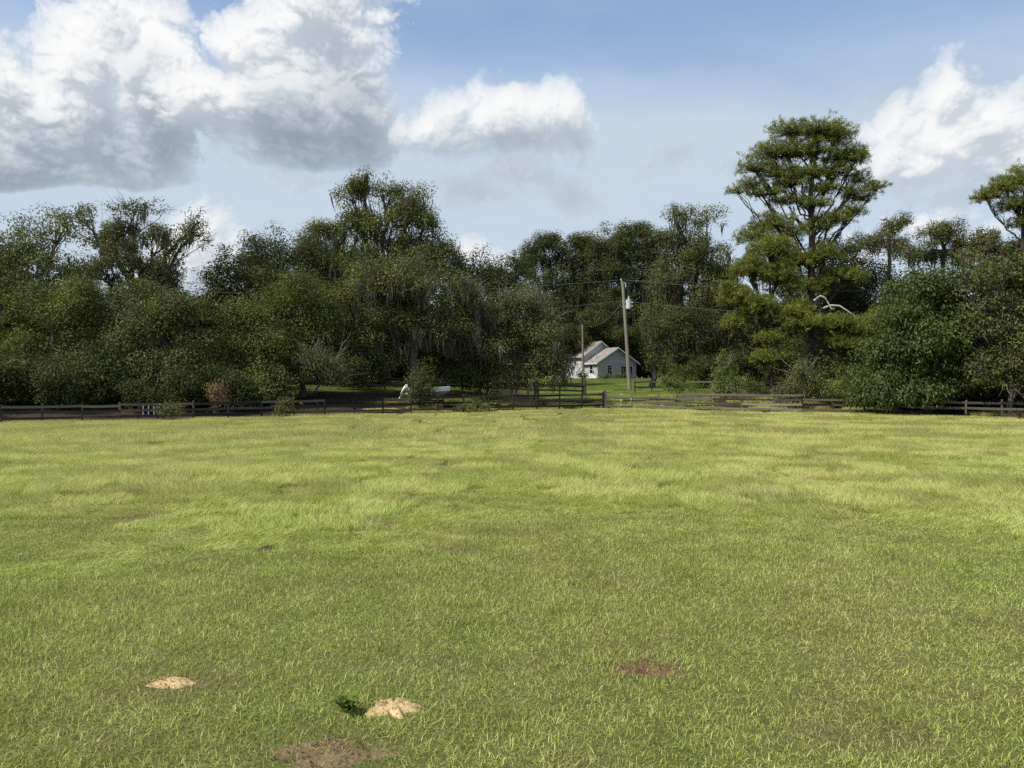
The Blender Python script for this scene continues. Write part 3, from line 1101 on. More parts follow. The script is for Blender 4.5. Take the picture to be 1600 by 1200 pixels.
def broadleaf(name, label, cat, px, d, lobes, n_leaf=30000, leaf=0.2, mat='oak', seed=1, trunk_r=0.4, moss=0, moss_len=(0.6, 2.0), fork=0.4,
              clump=(0.6, 1.35), twigs=0, group=None, shell=0.5, floor=-0.75, trunk=True, droop=0.0, aspect=0.55, up=0.5, moss_low=True, depth=1.0, bark='bark',
              local=None, lean=0.0):
    """a tree whose crown is the given lobes: (px, py, half width, half height[, depth offset]) as seen at distance d, or local metres"""
    rng = np.random.default_rng(seed)
    if local is None:
        x0 = (px - 800) / F * d
        z0 = tz(x0, d)
        root = np.array([x0, d, z0])
        LB = []
        for b in lobes:
            dd = d + (b[4] if len(b) > 4 else 0.0)
            c = wp(b[0], b[1], dd) - root
            rx, rz = b[2] / F * dd, b[3] / F * dd
            LB.append((c, np.array([rx, depth * min(rx, 1.25 * rz + 0.6), rz])))
    else:
        root = np.array(local, float)
        LB = [(np.array(b[:3], float), np.array(b[3:6], float)) for b in lobes]
    area = np.array([(r[0] * r[1] + r[0] * r[2] + r[1] * r[2]) for _, r in LB])
    cs, lob = [], []
    want = n_leaf / (np.mean(np.square(clump)) + 0.01) / 62.0
    for i, (c, r) in enumerate(LB):
        k = max(5, int(want * area[i] / area.sum()))
        if min(r[0], r[2]) > 1.5:
            ns = int(np.clip(3.2 * (r[0] * r[2]) ** 0.5, 6, 13))
            p = []
            for c2 in lobe_points(rng, c, r * 0.66, ns, 0.35, floor):
                p.append(lobe_points(rng, c2, r * rng.uniform(0.30, 0.50), max(3, k // ns), 0.45, -0.45))
            p.append(lobe_points(rng, c, r * 0.85, max(3, k // 4), 0.8, floor))
            p = np.concatenate(p)
        else:
            p = lobe_points(rng, c, r, k, shell, floor)
        cs.append(p)
        lob += [i] * len(p)
    C = np.concatenate(cs)
    lob = np.array(lob)
    C = C + rng.normal(0, 0.22, C.shape) + (rng.random((len(C), 1)) < 0.10) * rng.normal(0, 0.55, C.shape)
    ok = C[:, 2] > 0.25
    C, lob = C[ok], lob[ok]
    rc = clump[0] * 0.75 + (clump[1] * 1.12 - clump[0] * 0.75) * rng.random(len(C)) ** 1.15
    t = thing(name, label, cat, root, 0.0, group)
    g = Geo()
    v, f, tn = clump_leaves(rng, C, rc, 62.0, leaf, up, 0.75, droop, aspect)
    g.add(v, f, tn)
    put('crown', g.mesh('crown'), M[mat], t)['kind'] = 'stuff'
    if trunk:
        g = Geo()
        top = max(c[2] for c, _ in LB)
        hf = max(0.8, fork * min(c[2] for c, _ in LB) + 0.25 * fork * top)
        mid = np.mean([c for c, _ in LB], axis=0)
        fk = np.array([mid[0] * 0.25 + lean, mid[1] * 0.2, hf])
        path = curve(np.array([0, 0, -0.3]), fk, np.array([rng.normal(0, 0.15), 0, 0]), rng, 6)
        g.tube(path, np.array([1.45, 1.05, 0.95, 0.9, 0.85, 0.8]) * trunk_r, 10)
        for i, (c, r) in enumerate(LB):
            a = path[-1] + rng.normal(0, 0.1, 3)
            ln = np.linalg.norm(c - a)
            limb = curve(a, c, np.array([0, 0, 0.10 * ln * rng.uniform(-0.4, 1.2)]), rng, 7)
            r0 = trunk_r * rng.uniform(0.40, 0.62)
            g.tube(limb, np.linspace(r0, 0.06, 7), 6)
            mine = np.where(lob == i)[0]
            pick = rng.choice(mine, min(len(mine), 14), replace=False) if len(mine) else []
            for j in pick:
                s0 = limb[rng.integers(3, 7)]
                br = curve(s0, C[j], np.array([0, 0, 0.12]), rng, 5)
                g.tube(br, np.linspace(0.075, 0.015, 5), 3, cap=False)
        put('trunk', g.mesh('trunk', True), M[bark], t)
    if twigs:
        g = Geo()
        for j in rng.choice(len(C), min(twigs, len(C)), replace=False):
            a = C[j]
            out = unit((a - LB[lob[j]][0])[None])[0] + np.array([0, 0, 0.3])
            for _ in range(3):
                b = a + (out + rng.normal(0, 0.6, 3)) * rng.uniform(0.4, 1.05)
                p = curve(a - out * 0.7, b, rng.normal(0, 0.12, 3), rng, 5)
                g.tube(p, np.linspace(0.028, 0.006, 5), 3, cap=False)
                g.tube(curve(p[2], p[2] + rng.normal(0, 0.5, 3) + out * 0.3, rng.normal(0, 0.06, 3), rng, 4), np.linspace(0.016, 0.004, 4), 3, cap=False)
        put('twigs', g.mesh('twigs'), M['twig'], t)['kind'] = 'stuff'
    if moss:
        g = Geo()
        low = C[:, 2] < np.array([LB[i][0][2] + (0.1 if moss_low else 0.8) * LB[i][1][2] for i in lob])
        cand = C[low] if low.sum() > 10 else C
        P = cand[rng.integers(0, len(cand), int(moss * 0.62))]
        P = P[P[:, 2] > 1.8]
        moss_strands(rng, g, P, *moss_len)
        put('moss', g.mesh('moss'), M['moss'], t)['kind'] = 'stuff'
    return t


def pine(name, label, px, d, lobes, trunk_path, trunk_r, n_tuft, seed, spurs=(), size=0.34, mat='pine'):
    """pine: bare trunk, rising limbs, tufts of needles; lobes and trunk points as seen at distance d"""
    rng = np.random.default_rng(seed)
    x0 = (px - 800) / F * d
    root = np.array([x0, d, tz(x0, d)])
    t = thing(name, label, 'tree', root)
    LB = []
    for b in lobes:
        dd = d + (b[4] if len(b) > 4 else 0.0)
        LB.append((wp(b[0], b[1], dd) - root, np.array([b[2], 0.9 * b[2], b[3]]) / F * dd))
    tp = np.array([wp(q[0], q[1], d) - root for q in trunk_path])
    tp[0] = (0, 0, -0.3)
    gt = Geo()
    n = 22
    tt = np.linspace(0, 1, n)
    seg = np.linspace(0, 1, len(tp))
    path = np.stack([np.interp(tt, seg, tp[:, k]) for k in range(3)], 1)
    path[1:-1] = (path[:-2] + 2 * path[1:-1] + path[2:]) / 4
    gt.tube(path, trunk_r * np.linspace(1.2, 0.22, n), 10)
    area = np.array([r[0] * r[1] + 2 * r[0] * r[2] for _, r in LB])
    g = Geo()
    for i, (c, r) in enumerate(LB):
        k = max(8, int(n_tuft * area[i] / area.sum()))
        p = lobe_points(rng, c, r, k, 0.7, -0.4) + rng.normal(0, 0.22, (1, 3))
        k = len(p)
        p = p + (rng.random((k, 1)) < 0.15) * rng.normal(0, 0.4, (k, 3))
        # limb from the trunk into the lobe
        zz = max(0.12 * path[-1, 2], c[2] - 0.95 * np.hypot(c[0], c[1]) - 1.0 * r[2] - 0.8)
        s0 = path[np.argmin(np.abs(path[:, 2] - zz))]
        limb = curve(s0, c + np.array([0, 0, -0.3 * r[2]]), np.array([0, 0, -0.06 * np.linalg.norm(c - s0)]), rng, 8)
        gt.tube(limb, np.linspace(0.115 * min(1, trunk_r / 0.4), 0.04, 8), 6)
        for j in range(0, len(p), 9):
            sub = p[j:j + 9]
            m = sub.mean(0) * 0.75 + limb[-2] * 0.25
            br = curve(limb[rng.integers(4, 8)], m, np.array([0, 0, -0.10 * np.linalg.norm(m - limb[-1])]), rng, 5)
            gt.tube(br, np.linspace(0.045, 0.02, 5), 4, cap=False)
            for q in sub:
                gt.tube(np.stack([m, (m + q) / 2 + rng.normal(0, 0.05, 3), q]), [0.022, 0.016, 0.01], 3, cap=False)
        # needles: starbursts at twig ends
        per = 15
        P = np.repeat(p, per, 0) + rng.normal(0, 0.10, (len(p) * per, 3))
        dv = unit(rng.normal(0, 1, P.shape) + np.array([0, 0, 0.55]))
        L = size * rng.uniform(0.7, 1.2, len(P))
        sd = unit(np.cross(dv, rng.normal(0, 1, P.shape))) * 0.028
        v = np.stack([P - sd, P + sd, P + dv * L[:, None]], 1).reshape(-1, 3)
        f = np.arange(len(P) * 3).reshape(-1, 3)
        tone = np.repeat(np.repeat(rng.random(len(p)), per) * 0.55 + 0.45 * rng.random(len(P)), 3)
        g.add(v, f, tone)
    put('crown', g.mesh('crown'), M[mat], t)['kind'] = 'stuff'
    put('trunk', gt.mesh('trunk', True), M['pine_bark'], t)
    for sp in spurs:
        gs = Geo()
        pts = np.array([wp(q[0], q[1], d - 1.2 - 0.3 * k) - root for k, q in enumerate(sp)])
        m = len(pts)
        u = np.linspace(0, 1, 3 * m)
        pp = np.stack([np.interp(u, np.linspace(0, 1, m), pts[:, k]) for k in range(3)], 1)
        gs.tube(pp, np.linspace(0.13, 0.05, len(pp)), 6)
        o = put('dead_limb', gs.mesh('dead_limb', True), M['dead'], t)
        o['label'] = 'bleached bare limb arching out of the pine'
    return t


OAKS = 'oaks along the back of the field'
if True:
    # ---- left side
    broadleaf('oak_tree', 'dense dark oak filling the far left edge behind the fence', 'tree', 15, 66,
              [(15, 385, 72, 62), (-70, 400, 80, 75), (70, 440, 75, 65), (-10, 480, 95, 75), (95, 365, 45, 50), (60, 530, 85, 60), (-60, 560, 90, 65)],
              38000, 0.21, 'oak', 11, 0.5, 40, group=OAKS)
    broadleaf('oak_tree', 'open crooked oak with bare grey limbs and hanging moss left of the sky gap', 'tree', 205, 74,
              [(118, 338, 30, 26), (212, 330, 40, 20), (160, 372, 40, 34), (255, 378, 46, 26), (302, 368, 30, 20), (205, 405, 62, 40), (262, 430, 50, 34), (140, 430, 50, 40), (310, 345, 12, 22), (190, 355, 30, 26)],
              17000, 0.21, 'oak_olive', 12, 0.42, 190, (0.7, 2.6), 0.55, (0.45, 0.95), 150, OAKS, 0.75, moss_low=False)
    broadleaf('oak_tree', 'bushy oak with foliage down to the fence below the open crooked oak', 'tree', 105, 61,
              [(100, 500, 70, 60), (60, 560, 55, 50), (140, 560, 55, 50), (100, 600, 75, 36), (30, 600, 50, 40), (150, 470, 52, 36), (60, 470, 50, 36)], 32000, 0.19, 'oak', 13, 0.3, 0, group=OAKS)
    broadleaf('oak_tree', 'rounded olive green oak with thin stems showing near its foot', 'tree', 255, 60,
              [(255, 505, 62, 42), (215, 545, 50, 45), (300, 550, 48, 50), (255, 585, 62, 40), (230, 610, 40, 25), (300, 612, 36, 22), (225, 470, 50, 32), (300, 480, 40, 30)], 32000, 0.18, 'oak_olive', 14, 0.22, 40, (0.4, 1.2), twigs=60, group=OAKS)
    broadleaf('oak_tree', 'narrow oak beside the tan dead shrub with leaves to the ground', 'tree', 388, 62,
              [(385, 500, 50, 42), (365, 555, 40, 45), (410, 550, 42, 50), (390, 605, 48, 32)], 20000, 0.18, 'oak', 15, 0.22, 0, group=OAKS)
    broadleaf('oak_tree', 'dark oak with a level top between the sky gap and the tallest oak', 'tree', 430, 76,
              [(400, 395, 38, 36), (445, 395, 45, 34), (490, 400, 40, 40), (360, 430, 45, 40), (420, 450, 70, 50), (500, 460, 60, 50), (340, 470, 50, 45)], 30000, 0.21, 'oak_dark', 16, 0.45, 60, group=OAKS)
    # ---- centre
    broadleaf('oak_tree', 'tallest oak left of centre with ragged top and grey moss', 'tree', 600, 80,
              [(570, 292, 30, 26), (545, 300, 22, 18), (612, 300, 26, 24), (645, 318, 34, 34), (668, 345, 32, 40), (560, 350, 40, 34), (525, 365, 40, 30), (610, 365, 50, 44), (650, 400, 55, 45), (560, 420, 70, 46),
               (690, 410, 40, 40), (500, 400, 45, 36), (480, 385, 20, 18)],
              52000, 0.21, 'oak', 17, 0.55, 330, (0.8, 3.4), 0.5, (0.6, 1.3), 110, OAKS, 0.6, moss_low=False)
    broadleaf('oak_tree', 'broad front oak with a long curtain of moss above the boat', 'tree', 655, 68,
              [(590, 455, 70, 50), (660, 450, 75, 55), (530, 480, 60, 50), (715, 480, 55, 50), (600, 510, 80, 35), (690, 515, 70, 30), (560, 530, 50, 26)],
              42000, 0.19, 'oak_olive', 18, 0.45, 1000, (0.5, 2.6), 0.6, (0.6, 1.25), 60, OAKS, 0.45, -0.5)
    broadleaf('oak_tree', 'oak with leafy skirt left of the moss curtain', 'tree', 470, 66,
              [(460, 470, 60, 50), (500, 520, 50, 45), (445, 540, 50, 50), (480, 575, 55, 30)], 26000, 0.18, 'oak', 19, 0.28, 40, group=OAKS)
    broadleaf('young_oak', 'small feathery young oak standing clear of the lawn gap', 'tree', 500, 63,
              [(505, 572, 34, 24), (480, 560, 22, 20), (525, 585, 22, 16)], 7000, 0.15, 'oak_olive', 20, 0.10, 30, (0.4, 1.1), 0.5, (0.3, 0.6), 40)
    broadleaf('oak_tree', 'dark oak behind, in the dip of the skyline', 'tree', 755, 86,
              [(730, 420, 40, 28), (775, 425, 45, 28), (810, 430, 35, 30), (750, 470, 70, 45), (700, 440, 40, 40), (740, 530, 70, 40)], 22000, 0.23, 'oak_dark', 21, 0.4, 60, group=OAKS)
    broadleaf('oak_tree', 'round grey-twigged oak with drooping branches left of the house', 'tree', 842, 69,
              [(800, 490, 50, 38), (850, 500, 40, 40), (830, 540, 60, 45), (780, 540, 40, 40), (865, 565, 34, 30), (790, 590, 34, 16), (845, 585, 40, 22), (820, 465, 34, 18)],
              28000, 0.17, 'oak_olive', 22, 0.26, 230, (0.6, 2.2), 0.9, (0.5, 1.1), 170, OAKS, 0.5)
    broadleaf('oak_tree', 'low dark oak hanging down to the back fence under the moss', 'tree', 750, 70,
              [(745, 575, 40, 32), (720, 595, 30, 22), (770, 600, 26, 20), (740, 545, 40, 30)], 14000, 0.18, 'oak_dark', 23, 0.25, 120, (0.6, 1.8), group=OAKS)
    broadleaf('evergreen_bush', 'dark bush hiding the middle of the boat', 'bush', 652, 63.2, [(654, 596, 9, 20), (655, 616, 10, 12)], 4000, 0.16, 'oak_dark', 24, 0.08)
    # ---- behind the house
    broadleaf('oak_tree', 'tall dark oak behind the house roof left of the pole', 'tree', 880, 146,
              [(850, 400, 45, 32), (895, 400, 45, 34), (870, 450, 60, 45), (930, 430, 50, 50), (900, 500, 60, 40), (840, 480, 50, 50), (860, 378, 16, 14), (910, 380, 22, 16), (825, 420, 34, 30), (885, 425, 50, 34), (925, 465, 50, 40), (945, 400, 34, 30)], 58000, 0.30, 'oak_dark', 25, 0.6, 240, (2.0, 6.0), 0.5, (1.0, 2.1), 60, OAKS)
    broadleaf('oak_tree', 'tall dark mossy oak rising behind the utility pole', 'tree', 980, 142,
              [(955, 390, 45, 40), (1000, 385, 45, 36), (980, 440, 60, 50), (1030, 430, 50, 50), (960, 480, 50, 36), (1030, 505, 45, 46), (990, 360, 22, 14), (975, 410, 50, 34), (1030, 400, 40, 30), (1010, 460, 50, 44)], 58000, 0.30, 'oak_dark', 26, 0.6, 260, (2.0, 6.5), 0.5, (1.0, 2.1), 60, OAKS)
    broadleaf('oak_tree', 'tall yellowing oak with an airy top and moss right of the pole', 'tree', 1075, 92,
              [(1068, 335, 24, 22), (1105, 345, 24, 18), (1050, 370, 30, 24), (1090, 395, 45, 36), (1120, 420, 45, 40), (1050, 430, 50, 46), (1100, 470, 60, 46), (1040, 500, 50, 46), (1095, 530, 60, 46)],
              48000, 0.22, 'oak_olive', 27, 0.45, 430, (0.8, 3.6), 0.5, (0.6, 1.3), 130, OAKS, 0.6, moss_low=False)
    broadleaf('oak_tree', 'dark oak with trunk beside the short gate right of the house', 'tree', 1017, 84,
              [(1050, 520, 40, 40), (1070, 550, 36, 34), (1032, 556, 18, 22), (1090, 510, 40, 40)], 18000, 0.20, 'oak_dark', 28, 0.32, 160, (0.7, 2.4), 0.8, group=OAKS)
    # ---- right side
    pine('pine_tree', 'tallest pine with rounded open crown right of centre', 1266, 76,
         [(1272, 206, 46, 20), (1238, 214, 36, 20), (1305, 214, 36, 22), (1205, 238, 34, 22), (1182, 262, 28, 20), (1230, 244, 34, 22), (1268, 236, 40, 22), (1310, 244, 38, 24), (1340, 250, 22, 24),
          (1340, 278, 22, 16), (1305, 272, 34, 16), (1262, 270, 34, 16), (1215, 272, 36, 18), (1175, 286, 26, 12), (1152, 298, 18, 8), (1195, 306, 30, 14), (1232, 316, 30, 13),
          (1240, 290, 32, 16), (1290, 298, 32, 16), (1322, 300, 24, 14), (1262, 325, 30, 14), (1290, 400, 36, 20), (1245, 408, 34, 20), (1315, 438, 34, 20), (1262, 446, 30, 18), (1225, 430, 26, 18),
          (1372, 292, 20, 12), (1352, 304, 22, 10), (1330, 326, 26, 14), (1300, 342, 34, 13), (1275, 356, 26, 11), (1215, 350, 40, 20), (1180, 368, 34, 22), (1240, 365, 26, 16)],
         [(1266, 630), (1267, 520), (1268, 420), (1269, 360), (1266, 300), (1274, 250), (1280, 212)], 0.40, 4900, 31,
         [[(1272, 470), (1282, 462), (1290, 466), (1300, 484)], [(1286, 482), (1298, 477), (1312, 478), (1326, 487), (1340, 497)]])
    pine('pine_tree', 'bright green pine with drooping lower boughs left of the tallest pine', 1205, 71,
         [(1205, 395, 40, 26), (1170, 425, 34, 26), (1210, 435, 32, 24), (1160, 470, 30, 24), (1150, 500, 22, 16), (1185, 485, 34, 22), (1245, 480, 26, 16), (1140, 455, 16, 14)],
         [(1205, 628), (1204, 560), (1203, 470), (1203, 380)], 0.20, 2300, 32)
    pine('pine_tree', 'low bright pine boughs in front of the tallest pine trunk', 1300, 69,
         [(1262, 510, 34, 12), (1305, 505, 36, 16), (1340, 515, 40, 20), (1375, 500, 26, 16), (1330, 540, 42, 16), (1240, 488, 22, 12)],
         [(1330, 630), (1326, 580), (1318, 530), (1310, 495)], 0.16, 1900, 33)
    pine('pine_sapling', 'small pine sapling with a bare stem behind the grey fence', 1206, 69,
         [(1195, 530, 24, 12), (1205, 555, 28, 12), (1190, 567, 20, 9), (1222, 568, 16, 9)],
         [(1206, 616), (1206, 590), (1204, 555), (1203, 525)], 0.08, 520, 34, size=0.28)
    pine('pine_tree', 'second tall pine cut by the right edge', 1590, 84,
         [(1572, 290, 34, 20), (1612, 282, 44, 24), (1545, 315, 26, 14), (1590, 325, 34, 16), (1640, 310, 44, 24), (1610, 345, 34, 14)],
         [(1600, 630), (1600, 480), (1598, 360), (1600, 290)], 0.34, 1700, 35)
    broadleaf('oak_tree', 'dark dense oak right behind the tallest pine', 'tree', 1325, 84,
              [(1330, 420, 45, 32), (1370, 440, 40, 34), (1300, 400, 40, 30), (1345, 480, 55, 40), (1290, 460, 50, 50), (1240, 430, 40, 50), (1350, 540, 60, 50), (1300, 505, 50, 45)], 44000, 0.21, 'oak_dark', 36, 0.45, 80, group=OAKS)
    broadleaf('oak_tree', 'spindly oak with sky showing through right of the tallest pine', 'tree', 1390, 98,
              [(1392, 355, 16, 16), (1412, 345, 14, 10), (1375, 375, 20, 16), (1400, 385, 26, 16), (1345, 385, 26, 18)], 8000, 0.22, 'oak_olive', 37, 0.28, 60, (0.6, 1.8), 0.85, (0.4, 0.8), 90, OAKS, 0.7)
    broadleaf('oak_tree', 'pale mossy oak over the big-leaved tree', 'tree', 1470, 92,
              [(1462, 365, 28, 20), (1490, 360, 24, 18), (1450, 395, 32, 22), (1495, 395, 36, 24), (1530, 380, 34, 22), (1560, 400, 40, 26), (1420, 400, 20, 14)], 18000, 0.22, 'oak_olive', 38, 0.32, 170, (0.7, 2.4), 0.8, (0.45, 0.9), 120, OAKS, 0.65)
    broadleaf('oak_tree', 'oak filling the gap behind the second tall pine', 'tree', 1625, 88,
              [(1600, 400, 45, 36), (1660, 390, 60, 50), (1630, 450, 70, 50), (1560, 440, 40, 40), (1700, 430, 60, 60)], 20000, 0.23, 'oak', 39, 0.4, 60, group=OAKS)
    broadleaf('broadleaf_tree', 'dense tree with large drooping glossy leaves hanging over the fence', 'tree', 1450, 58.5,
              [(1450, 455, 62, 42), (1410, 500, 55, 48), (1490, 500, 60, 50), (1395, 560, 55, 44), (1450, 560, 70, 50), (1510, 560, 50, 48), (1362, 598, 32, 28), (1425, 600, 60, 28), (1500, 600, 50, 26),
               (1380, 622, 30, 12, -1.5), (1345, 618, 22, 12), (1440, 618, 40, 12, -2.0), (1480, 530, 60, 50, -2.0)],
              52000, 0.245, 'broad', 41, 0.28, 0, fork=0.3, clump=(0.5, 0.95), shell=0.3, droop=1.1, aspect=0.45, up=0.65)
    broadleaf('broadleaf_tree', 'paler leafy tree with bare twigs at the right edge', 'tree', 1580, 55.5,
              [(1570, 430, 55, 44), (1620, 470, 60, 60), (1550, 500, 50, 50), (1600, 540, 60, 50), (1560, 580, 46, 36), (1640, 590, 60, 40), (1530, 440, 34, 26)],
              32000, 0.23, 'oak_olive', 42, 0.24, 0, fork=0.3, clump=(0.4, 0.85), shell=0.4, droop=0.6, aspect=0.45, twigs=190)
    # ---- shrubs along the fence
    broadleaf('sapling', 'upright yellow-green sapling growing through the grey fence', 'shrub', 1130, 65.2,
              [(1130, 562, 8, 14), (1128, 585, 14, 16), (1136, 600, 20, 16), (1126, 612, 18, 14), (1150, 602, 12, 12)], 5200, 0.14, 'shrub', 51, 0.05, clump=(0.22, 0.45), twigs=20)
    broadleaf('vine_mound', 'dark vine-covered mound on the fence below the tallest pine', 'shrub', 1248, 63.6,
              [(1250, 585, 14, 22), (1238, 612, 24, 16), (1262, 605, 18, 22), (1225, 622, 22, 10)], 6500, 0.15, 'oak', 52, 0.06, clump=(0.25, 0.5), twigs=25)
    broadleaf('brush', 'yellow-green brush behind the grey fence beside the vine mound', 'shrub', 1310, 63.5,
              [(1300, 608, 24, 11), (1330, 605, 22, 13), (1355, 608, 22, 11)], 4500, 0.14, 'shrub', 53, 0.04, clump=(0.22, 0.45))
    broadleaf('brush', 'yellowish weedy brush behind the fence right of the short gate', 'shrub', 1060, 71,
              [(1050, 600, 18, 10), (1072, 604, 18, 8), (1040, 596, 10, 8)], 3600, 0.13, 'shrub', 54, 0.04, clump=(0.2, 0.45))
    broadleaf('brush', 'low dark brush behind the grey fence between sapling and pine sapling', 'shrub', 1170, 70,
              [(1165, 600, 16, 9), (1185, 606, 16, 7)], 2600, 0.13, 'oak', 55, 0.04, clump=(0.2, 0.4))
    broadleaf('dead_shrub', 'tan dead leafy shrub among the green trees behind the fence', 'shrub', 338, 55.5, [(337, 614, 6, 9), (341, 623, 6, 6)], 1300, 0.15, 'tan', 56, 0.05, clump=(0.25, 0.5))
    broadleaf('fence_weeds', 'leafy weeds climbing the fence under the narrow oak', 'weeds', 445, 54.6, [(446, 633, 9, 13), (440, 640, 10, 6)], 1500, 0.13, 'oak_olive', 57, 0.03, clump=(0.18, 0.35))
    broadleaf('fence_weeds', 'weeds in front of the brown fence right of the boat', 'weeds', 742, 61.5, [(740, 633, 8, 10), (752, 638, 16, 5), (725, 639, 14, 4)], 1900, 0.12, 'shrub', 58, 0.03, clump=(0.16, 0.32))
    broadleaf('fence_weeds', 'yellow-green weeds at the fence near the left white gate bars', 'weeds', 268, 50.5, [(268, 641, 12, 6), (255, 640, 8, 5)], 1100, 0.12, 'oak_olive', 59, 0.03, clump=(0.16, 0.32))
    broadleaf('house_bush', 'dark round bush by the corner of the house', 'bush', 947, 112, [(948, 595, 9, 6)], 1800, 0.17, 'oak_dark', 60, 0.05, clump=(0.25, 0.45))
    broadleaf('house_bush', 'yellowish shrub under the gable window of the house', 'bush', 970, 116, [(966, 590, 7, 5), (977, 591, 8, 5)], 2000, 0.17, 'shrub', 61, 0.05, clump=(0.25, 0.45))
    broadleaf('house_bush', 'small bush at the foot of the short pole before the porch', 'bush', 908, 114, [(908, 588, 6, 8), (914, 592, 5, 5)], 1500, 0.17, 'oak', 62, 0.05, clump=(0.25, 0.45))
    # dry palmetto at the right edge
    rp = np.random.default_rng(63)
    x0, y0 = (1600 - 800) / F * 52.0, 52.0
    t = thing('dry_palmetto', 'rusty dry fan leaves on the ground at the right edge', 'plant', (x0, y0, tz(x0, y0)))
    g = Geo()
    for k in range(60):
        a, e = rp.random() * 2 * PI, rp.uniform(0.2, 1.2)
        dv = np.array([math.cos(a) * math.cos(e), math.sin(a) * math.cos(e), math.sin(e)])
        L = rp.uniform(0.5, 1.05)
        sd = np.cross(dv, (0, 0, 1)) * 0.03
        o = np.array([rp.normal(0, 0.12), rp.normal(0, 0.12), 0.05])
        g.add(np.stack([o - sd * 0.4, o + sd * 0.4, o + dv * L * 0.6 + sd, o + dv * L + np.array([0, 0, -0.12]), o + dv * L * 0.6 - sd]), [(0, 1, 2, 4)], rp.random())
        g.f.append(np.array([[g.n - 1, g.n - 3, g.n - 2]], np.int32))
    put('fronds', g.mesh('fronds'), M['rust'], t)

    # ---- trees farther back and beyond the frame: copies of three oaks
    BACK = 'oaks far behind the front row'
    protos = []
    for k in range(3):
        rr = np.random.default_rng(70 + k)
        lb = []
        for j in range(9):
            a, q = rr.random() * 2 * PI, rr.uniform(0.5, 4.5)
            lb.append((q * math.cos(a), q * math.sin(a), rr.uniform(3.0, 12.5), rr.uniform(2.4, 3.8), rr.uniform(2.4, 3.8), rr.uniform(1.8, 2.8)))
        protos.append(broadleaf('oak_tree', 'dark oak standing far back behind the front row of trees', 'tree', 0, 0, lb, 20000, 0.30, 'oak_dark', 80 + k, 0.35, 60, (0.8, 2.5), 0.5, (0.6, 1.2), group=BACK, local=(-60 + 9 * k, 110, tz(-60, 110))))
    rb = np.random.default_rng(5)
    k = 0
    spots_ = [(-100 + 62 * i + rb.uniform(-12, 12), rb.uniform(88, 104)) for i in range(16)] + [(860 + 52 * i + rb.uniform(-12, 12), rb.uniform(118, 150)) for i in range(16)] + [(-100 + 70 * i, rb.uniform(125, 150)) for i in range(14)]
    spots_ += [(-60 + 56 * i + rb.uniform(-10, 10), rb.uniform(78, 86)) for i in range(11)] + [(1080 + 58 * i + rb.uniform(-10, 10), rb.uniform(100, 112)) for i in range(11)]
    spots_ += [(800 + 44 * i, rb.uniform(160, 175)) for i in range(8)]
    spots_ = [q for q in spots_ if not (830 < q[0] < 1075 and q[1] < 128)]
    for (pxx, dd) in spots_:
        xx = (pxx - 800) / F * dd
        src = protos[k % 3]
        sc_ = rb.uniform(0.85, 1.12) * (1.45 if dd > 158 else 1.0)
        if k < 3:
            src.location = (xx, dd, tz(xx, dd))
            src.scale = (sc_, sc_, sc_)
        else:
            copy_tree(src, (xx, dd, tz(xx, dd)), rb.random() * 6.28, (sc_, sc_, sc_ * (0.78 if 70 < pxx < 360 and dd < 106 else rb.uniform(0.85, 1.05))))
        k += 1
    # understory between the trunks
    UND = 'understory bushes among the trees'
    bushes = []
    for k in range(4):
        rr = np.random.default_rng(170 + k)
        lb = [(rr.normal(0, 1.1), rr.normal(0, 0.9), rr.uniform(0.7, 2.6), rr.uniform(0.9, 1.5), rr.uniform(0.9, 1.4), rr.uniform(0.8, 1.2)) for _ in range(5)]
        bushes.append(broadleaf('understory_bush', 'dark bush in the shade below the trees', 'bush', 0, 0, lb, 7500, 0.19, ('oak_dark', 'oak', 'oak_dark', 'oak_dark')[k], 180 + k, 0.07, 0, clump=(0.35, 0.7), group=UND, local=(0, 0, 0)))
    places = []
    for pxx in list(range(-60, 430, 36)):
        places.append((pxx + rb.uniform(-9, 9), rb.uniform(6.0, 11.0)))
    for pxx in list(range(-60, 560, 34)) + list(range(560, 600, 40)):
        places.append((pxx + rb.uniform(-9, 9), rb.uniform(15.0, 24.0)))
    for pxx in list(range(1290, 1680, 30)):
        places.append((pxx + rb.uniform(-9, 9), rb.uniform(5.0, 10.0)))
    for pxx in list(range(1060, 1680, 30)):
        places.append((pxx + rb.uniform(-9, 9), rb.uniform(18.0, 30.0)))
    for k, (pxx, s_) in enumerate(places):
        dd = 60.0
        for _ in range(8):
            dd = float(fence_y((pxx - 800) / F * dd)) + s_
        xx = (pxx - 800) / F * dd
        q = rb.uniform(0.75, 1.25) * (1.15 if s_ > 12 else 1.0)
        if s_ > 12 and 430 < pxx < 530:
            continue
        lab = 'dark bush in the shade low among the trees on the %s' % ('left' if pxx < 800 else 'right')
        if k < 4:
            bushes[k].location = (xx, dd, tz(xx, dd))
            bushes[k]['label'] = lab
        else:
            copy_tree(bushes[k % 4], (xx, dd, tz(xx, dd)), rb.random() * 6.28, (q, q, q * rb.uniform(0.85, 1.2)), lab)
    for k, pxx in enumerate(list(range(540, 860, 36)) + list(range(1070, 1680, 36)) + list(range(-80, 1700, 34))):
        dd = rb.uniform(104, 128) if k < 26 else rb.uniform(150, 170)
        xx = (pxx - 800) / F * dd
        q = rb.uniform(1.5, 2.1) if k < 26 else rb.uniform(2.8, 3.6)
        copy_tree(bushes[k % 4], (xx, dd, tz(xx, dd)), rb.random() * 6.28, (q * 1.3, q * 1.3, q), 'tall dark thicket far back under the trees')
